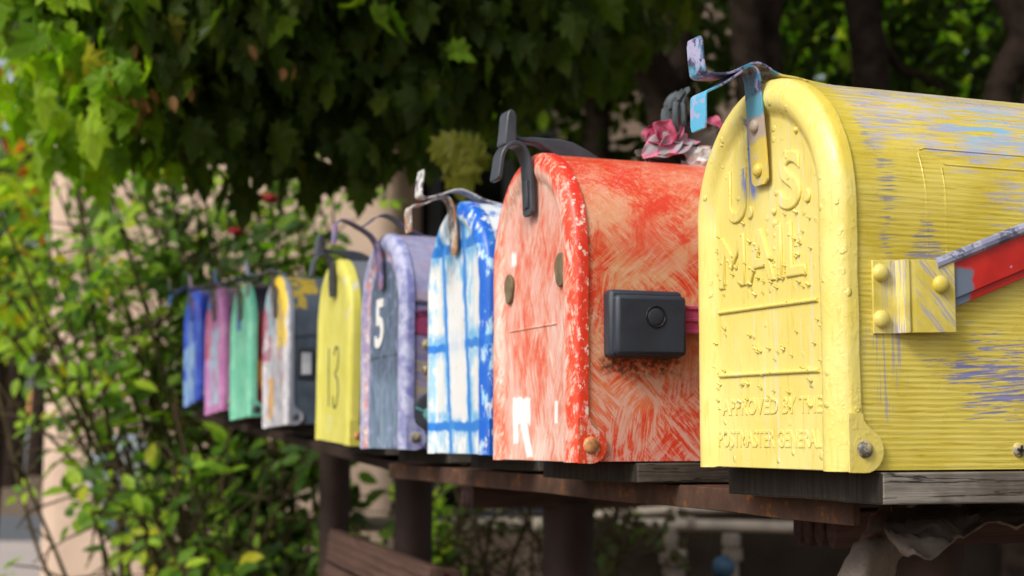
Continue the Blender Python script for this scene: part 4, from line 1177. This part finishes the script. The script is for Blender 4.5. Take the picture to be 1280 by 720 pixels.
def rose_bush(label, px, d, targets, seed, mat, nleaf, size, blooms=(), low=.45):
    base = gp(px, d); r_ = np.random.RandomState(seed)
    tr = thing('rose_bush', label, 'shrub', base, group='rose bushes at the wall')
    bm = nb(); anchors = []
    for k, (a, b, dd) in enumerate(targets):
        e = at(a, b, dd) - base
        s0 = Vector((r_.normal() * .10, r_.normal() * .10, -.03))
        mid = s0.lerp(e, .5) + Vector((r_.normal() * .06, r_.normal() * .06, .12 + .1 * r_.rand()))
        pts = catmull([s0, s0.lerp(mid, .55) + Vector((r_.normal() * .03, r_.normal() * .03, .06)), mid, e], 6)
        tube(bm, pts, [.0095 - .0065 * i / (len(pts) - 1) for i in range(len(pts))], 6)
        for i, p in enumerate(pts):
            if i > len(pts) * low:
                for q in range(2):
                    tw = p + Vector((r_.normal(), r_.normal(), r_.normal() * .8 + .15)) * .075
                    tube(bm, [p, p.lerp(tw, .5) + Vector((0, 0, .01)), tw], [.003, .0022, .0014], 5)
                    anchors.append(tw); anchors.append(p.lerp(tw, .55))
    obj('stem', bm, stem_m, tr, 50)
    A_ = np.array(anchors)
    P, T, N, S = [], [], [], []
    while len(P) < nleaf:
        a = A_[r_.randint(len(A_))] + r_.normal(size=3) * .018
        ax = r_.normal(size=3) * [1, 1, .5]; ax[2] -= .15; ax /= np.linalg.norm(ax)
        nrm = np.array([0, 0, 1.]) * .5 + np.array([-.66, -.30, .62]) * 1.1 + np.array(-FW) * .4 + r_.normal(size=3) * .5
        sd = np.cross(ax, nrm); sd /= np.linalg.norm(sd) + 1e-9
        sz = size * (1 + .25 * r_.normal())
        for off, dirv in ((.9, ax), (.45, ax * .4 + sd), (.45, ax * .4 - sd), (0., ax * .2 + sd), (0., ax * .2 - sd)):
            P.append(a + ax * sz * off * 1.1 + dirv * sz * .1); T.append(dirv + r_.normal(size=3) * .15); N.append(nrm + r_.normal(size=3) * .2); S.append(sz)
    obj('foliage', leaf_mesh('foliage', np.array(P), np.array(S), np.array(T), np.array(N), OT), mat, tr, 0)
    for (a, b, dd, rr) in blooms:
        bm = nb(); c = at(a, b, dd) - base
        for k in range(8):
            q = k * 2.4; petal(bm, c, (math.cos(q), math.sin(q), .5 + .08 * k), (-math.cos(q) * .4, -math.sin(q) * .4, 1), rr * 1.1, rr, .3, k + a)
        obj('bloom', bm, petal_red, tr, 60, solid=.0006)


def spray(n, x0, x1, y0, y1, d0, d1, seed):
    r_ = np.random.RandomState(seed)
    return [(x0 + (x1 - x0) * r_.rand(), y0 + (y1 - y0) * r_.rand(), d0 + (d1 - d0) * r_.rand()) for _ in range(n)]


rose_bush('bright green rose bush at the corner of the tan wall', 270, 3.9, spray(13, -50, 120, 230, 500, 3.5, 4.1, 1) + spray(12, 70, 230, 150, 480, 3.6, 4.1, 9), 21, rose_leaf, 820, .050, low=.70)
rose_bush('low lime green rose bush in front of the pale blue meter', 260, 3.4, spray(8, 130, 330, 500, 670, 3.1, 3.5, 2) + [(20, 570, 3.3), (115, 640, 3.3)], 22, rose_leaf, 230, .047, low=.66)
rose_bush('tall dark leaved rose bush with red blooms behind the farthest mailboxes', 310, 4.1, spray(24, 190, 410, 200, 500, 3.7, 4.3, 3), 23, rose_dark, 2500, .049, blooms=((318, 254, 3.75, .035), (338, 256, 3.75, .034), (296, 296, 3.8, .03)))
rose_bush('dark rose bush below the farthest mailboxes', 320, 3.75, spray(9, 260, 390, 560, 720, 3.4, 3.8, 4), 24, rose_dark, 420, .045, low=.35)
rose_bush('loose green climber crossing the wall under the maple leaves', 420, 4.4, spray(20, 70, 420, 165, 300, 3.9, 4.6, 5), 25, rose_leaf, 1900, .046, low=.6)
# vine below the shelf
dry_leaf = leaf_mat('dry_vine_leaf', [(0, (.03, .022, .012)), (.55, (.075, .055, .032)), (.75, (.05, .06, .02)), (.9, (.06, .11, .02)), (1, (.18, .28, .02))], .3)
rose_bush('leafy green vine growing between the shelf posts', 470, 3.7, spray(10, 430, 600, 560, 660, 3.4, 3.9, 6), 26, rose_leaf, 520, .044, low=.2)
rose_bush('dry brown bush with few green leaves under the shelf', 640, 3.6, spray(16, 540, 800, 610, 700, 3.2, 3.7, 7), 27, dry_leaf, 1300, .030, low=.2)

# ---- far trees beyond the road
autumn = leaf_mat('autumn_leaf', [(0, (.22, .40, .03)), (.5, (.40, .58, .04)), (.8, (.58, .62, .05)), (.94, (.60, .24, .03)), (1, (.62, .08, .03))], .55)
base = gp(-20, 9.0)
tr = thing('tree', 'autumn tree with orange and green leaves at the far left', 'tree', base, group='trees beyond the wall')
bm = nb(); limb(bm, [Vector((0, 0, -.05)), at(-5, 400, 9) - base, at(-30, 150, 9) - base, at(10, -50, 9) - base], .10, .04); obj('trunk', bm, bark, tr, 50)
crown('crown', tr, autumn, np.random.RandomState(31), [(1100, at(-10, 110, 9) - base, (.8, .7, .9)), (500, at(10, 330, 8.6) - base, (.45, .5, .5)), (500, at(-140, 150, 9) - base, (.9, .8, 1.0))], .10, OT, down=.4, jit=.8, thr=-.15, fr=2.5)
for k, (px, d_, lab) in enumerate(((18, 34, 'dark trunked far tree beyond the road behind the autumn leaves'), (-90, 38, 'far tree beyond the road outside the wall corner'), (50, 44, 'farthest tree beyond the road behind the tan wall'))):
    base = gp(px, d_); tr = thing('tree', lab, 'tree', base, group='trees beyond the road')
    bm = nb(); limb(bm, [Vector((0, 0, -.1)), at(px + 3, 450, d_) - base, at(px - 2, 330, d_) - base], .32, .15); obj('trunk', bm, bark, tr, 50)
    crown('crown', tr, mid_leaf, np.random.RandomState(40 + k), [(700, at(px, 330, d_) - base, (2.2, 2, 1.6)), (600, at(px + 15, 230, d_) - base, (1.9, 2, 1.3))], .30, OT, down=.4, jit=.8)

# ------------------------------------------------------------------ building, meter, pipes, low wall
g = G('tan_adobe'); v = g.coord(); n = g.noise(v, 3, 5); n2 = g.noise(v, 60, 4)
c = g.mix(g.ss(n, .3, .7), (.56, .41, .315), (.66, .50, .395)); c = g.mix(g.ss(g.noise(v, 12, 4), .58, .7, 0, .3), c, (.50, .35, .26))
adobe = g.pbr(c, .9, g.bump(g.add(n2, g.noise(v, 9, 3)), .5, .008), .2)
glass_d = simple('dark_window_glass', (.006, .007, .009), .12, .2, 4, .1)
frame_m = simple('grey_window_frame', (.16, .18, .21), .5, .2, 10)
D1, D2 = 5.2, 6.1
o1 = gp(50, D1); o1b = gp(505, D1)
bl = thing('adobe_building', 'tan adobe building with rounded corners and dark window behind the bushes', 'building', o1, (0, 0, -YAW))
wl = (o1b - o1).length


def rounded_block(x0, x1, y0, y1, h, r, ztaper=.0):
    bm = nb(); pts = []
    for cx, cy, a0 in ((x1 - r, y0 + r, -90), (x1 - r, y1 - r, 0), (x0 + r, y1 - r, 90), (x0 + r, y0 + r, 180)):
        for k in range(9):
            a = R(a0 + 90 * k / 8); pts.append((cx + r * math.cos(a), cy + r * math.sin(a)))
    prism(bm, pts, -.1, h, 'z'); return bm


obj('wall', rounded_block(0, wl, 0, 2.4, 4.2, .10), adobe, bl, 40)
bm = nb(); yb = D2 - D1
# recessed wall with an opening
x0, xw1, xw2, x3 = wl - .12, wl + .02, wl + .55, wl + 1.35
zt, zb = 2.35, .75
box(bm, xw2, x3, yb, yb + .3, -.1, 4.2); box(bm, x0, xw2, yb, yb + .3, zt, 4.2); box(bm, x0, xw2, yb, yb + .3, -.1, zb)
obj('recessed_wall', bm, adobe, bl, 30)
bm = nb(); f = .05
box(bm, x0 + .1, xw2, yb + .04, yb + .1, zb, zb + f); box(bm, x0 + .1, xw2, yb + .04, yb + .1, zt - f, zt)
for xx in (wl + .03, wl + .33, xw2 - f): box(bm, xx, xx + f, yb + .03, yb + .11, zb + f, zt - f)
win = obj('window', bm, frame_m, bl, 30, bevel=.004)
bm = nb(); box(bm, x0 + .05, xw2, yb + .12, yb + .14, zb + .01, zt - .01); obj('window_glass', bm, glass_d, win, 0)

base = gp(158, 4.75)
mtr = thing('gas_meter', 'pale blue meter on a tan upright pipe behind the rose leaves', 'meter', base)
pbl = chipped_metal('pale_blue_meter_paint', ((.30, .36, .48), (.42, .48, .58), (.20, .25, .36)), 14)
tanp = simple('tan_pipe_paint', (.42, .33, .26), .55, .2, 12)
bm = nb(); zc = at(158, 590, 4.75).z
lump(bm, (0, 0, zc), .105, .06, 2, sq=(1, .7, 1.15)); tube(bm, [(0, -.09, zc), (0, -.055, zc)], [.075, .085], 20); obj('body', bm, pbl, mtr, 50)
bm = nb(); tube(bm, [(0, -.098, zc), (0, -.088, zc)], .06, 20); obj('dial', bm, simple('pale_dial', (.55, .58, .62), .3), mtr)
bm = nb(); tube(bm, [(0, 0, zc - .19), (0, 0, zc - .11)], [.06, .075], 16); obj('lower_cap', bm, simple('dull_blue_cap', (.10, .13, .22), .5), mtr, 40)
bm = nb(); tube(bm, [(0, 0, -.03), (0, 0, zc - .18)], .030, 14); obj('riser_pipe', bm, tanp, mtr, 40)

g = G('beige_dim_pipe_paint'); n = g.noise(g.coord(), 14, 4); beige = g.pbr(g.mix(g.ss(n, .3, .7), (.20, .165, .13), (.28, .235, .19)), .6, g.bump(n, .3, .002), .4)  # pipe beige for valves and fittings, their dimmer light put into the colour


beige_lit = simple('beige_lit_run_paint', (.42, .355, .29), .6, .2, 14)  # lighter copy of the pipe beige, stronger light put into the colour


def pipe(label, pts, r, cat='pipe', parts=()):
    b = pts[0]; t_ = thing('pipe', label, cat, b, group='pipes along the building')
    bm = nb(); tube(bm, [p - b for p in pts], r, 14); obj('pipe_run', bm, beige if 'valve' in label else beige_lit, t_, 50)
    if parts:
        bm = nb()
        for a, c_, rr in parts: tube(bm, [a - b, c_ - b], rr, 14)
        obj('fitting', bm, beige, t_, 50)
    return t_, b


pipe('long beige pipe crossing behind the bushes and posts', [at(200, 655, 4.3), at(440, 655, 4.25), at(705, 657, 4.2)], .021)
pipe('short beige pipe seen between the mint and black mailboxes, below them', [at(272, 565, 4.6), at(352, 562, 4.6)], .022)
pipe('upper beige pipe sloping under the shelf at the right', [at(742, 644, 3.9), at(850, 637, 3.9), at(1010, 632, 3.9)], .0115, parts=[(at(846, 630, 3.88), at(852, 660, 3.8), .012)])
pipe('lower beige pipe ending beside the wooden strip ends', [at(772, 655, 3.7), at(860, 656, 3.7), at(1080, 661, 3.7)], .0145, parts=[(at(858, 655, 3.7), at(868, 656, 3.7), .020)])
t_, b = pipe('beige valve pipe rising to the left under the shelf', [at(843, 800, 3.68), at(838, 662, 3.68)], .016, parts=[(at(839, 668, 3.68), at(839, 676, 3.68), .018), (at(841, 688, 3.68), at(842, 703, 3.68), .034), (at(842, 710, 3.68), at(843, 730, 3.68), .027), (at(829, 696, 3.66), at(856, 696, 3.66), .016)])
t_, b = pipe('beige valve pipe with blue round cap under the shelf', [at(917, 800, 3.62), at(914, 670, 3.62)], .016, parts=[(at(914, 668, 3.62), at(914, 681, 3.62), .022), (at(915, 686, 3.62), at(916, 700, 3.62), .024)])
bm = nb(); lump(bm, at(904, 709, 3.56) - b, .027, .05, 4); obj('blue_cap', bm, simple('blue_cap_paint', (.025, .075, .14), .5), t_, 60)
low = thing('low_wall', 'low dark brown wall standing for the shaded foot of the building, behind the beige pipes', 'wall', gp(760, 4.05), (0, 0, -YAW))
g = G('shaded_brown_stucco'); n = g.noise(g.coord(), 5, 5); dkw = g.pbr(g.mix(g.ss(n, .3, .7), (.018, .013, .009), (.032, .025, .018)), .95, g.bump(g.noise(g.coord(), 50, 4), .5, .006), .08)  # dark brown wainscot tone with the building wall's shade painted in
bm = nb(); box(bm, -.05, 4.5, 0, .2, -.1, .93); obj('wall_face', bm, dkw, low, 30, bevel=.02)
bm = nb(); box(bm, -.07, 4.52, -.015, .215, .932, .985); obj('coping', bm, simple('grey_green_coping', (.038, .038, .026), .9, .3, 8, .3, .0006, .1), low, 30, bevel=.012)

# ------------------------------------------------------------------ ground, road, far side
def sheet(name, pts, z, mat):
    bm = nb(); bm.faces.new([bm.verts.new((p[0], p[1], z)) for p in pts]); o = obj(name, bm, mat, None, 0); return tag(o, kind='structure')


g = G('soil'); v = g.coord(); n = g.noise(v, 2.2, 6); c = g.mix(g.ss(n, .35, .65), (.10, .07, .045), (.19, .135, .09)); c = g.mix(g.ss(g.noise(v, 30, 5), .55, .7, 0, .6), c, (.05, .045, .02))
soil = g.pbr(c, .95, g.bump(g.noise(v, 25, 5), .8, .02), .2)
g = G('asphalt'); n = g.noise(g.coord(), 60, 4); asph = g.pbr(g.mix(n, (.075, .08, .09), (.12, .125, .135)), .9, g.bump(n, .4, .004), .3)
g = G('pink_concrete'); n = g.noise(g.coord(), 4, 5); conc = g.pbr(g.mix(n, (.34, .29, .27), (.46, .40, .37)), .9, g.bump(g.noise(g.coord(), 80, 3), .3, .003), .3)
sheet('ground', [(-150, -150), (150, -150), (150, 250), (-150, 250)], 0, soil)
f2 = Vector((FW.x, FW.y, 0)).normalized()


def fl(side, fwd): return RT * side + f2 * fwd


sheet('sidewalk', [fl(-30, 7), fl(30, 7), fl(30, 14.2), fl(-30, 14.2)], .12, conc)
bm = nb(); q = fl(0, 14.3); box(bm, -30, 30, -.08, .08, -.05, .125, 0, Matrix.Translation(q) @ Matrix.Rotation(-YAW, 4, 'Z')); tag(obj('kerb', bm, conc, None, 0), kind='structure')
sheet('road', [fl(-60, 14.4), fl(60, 14.4), fl(60, 21.5), fl(-60, 21.5)], .004, asph)
o = gp(-10, 46)
sh = thing('low_building', 'low distant building with orange fascia at the far left beyond the road', 'building', o, (0, 0, -YAW))
bm = nb(); box(bm, -6, 3, 0, 5, 0, 1.7); obj('wall', bm, simple('blue_grey_wall', (.30, .33, .36), .7), sh, 0)
bm = nb(); box(bm, -6.2, 3.2, -.3, 5.2, 1.70, 2.5); obj('fascia', bm, simple('orange_fascia_paint', (.62, .28, .10), .6), sh, 0)

# ------------------------------------------------------------------ light
SUN_DIR = Vector((-.66, -.30, .62)).normalized()          # towards the light
elev = math.asin(SUN_DIR.z)
w = bpy.data.worlds.new('World'); scene.world = w; w.use_nodes = True
nt = w.node_tree; bg = nt.nodes['Background']
sky = nt.nodes.new('ShaderNodeTexSky'); sky.sky_type = 'NISHITA'; sky.sun_disc = False
sky.sun_elevation = elev; sky.sun_rotation = math.atan2(SUN_DIR.x, SUN_DIR.y); sky.dust_density = 4.0; sky.air_density = 1.0; sky.ozone_density = .6
hs = nt.nodes.new('ShaderNodeHueSaturation'); hs.inputs['Saturation'].default_value = .35
nt.links.new(sky.outputs[0], hs.inputs['Color']); nt.links.new(hs.outputs[0], bg.inputs[0])
bg.inputs[1].default_value = .10
sl = bpy.data.lights.new('sun', 'SUN'); sl.energy = 1.5; sl.angle = R(18); sl.color = (1, .94, .84)
so = bpy.data.objects.new('sun', sl); COL.objects.link(so); so.rotation_euler = SUN_DIR.to_track_quat('Z', 'Y').to_euler()

vs = scene.view_settings
scene.display_settings.display_device = 'sRGB'
vs.view_transform = 'Standard'; vs.look = 'None'; vs.gamma = 1; vs.use_curve_mapping = False
vs.exposure = 0.6
scene.cycles.use_denoising = True
scene.cycles.max_bounces = 8; scene.cycles.diffuse_bounces = 3; scene.cycles.transmission_bounces = 4; scene.cycles.sample_clamp_indirect = 6
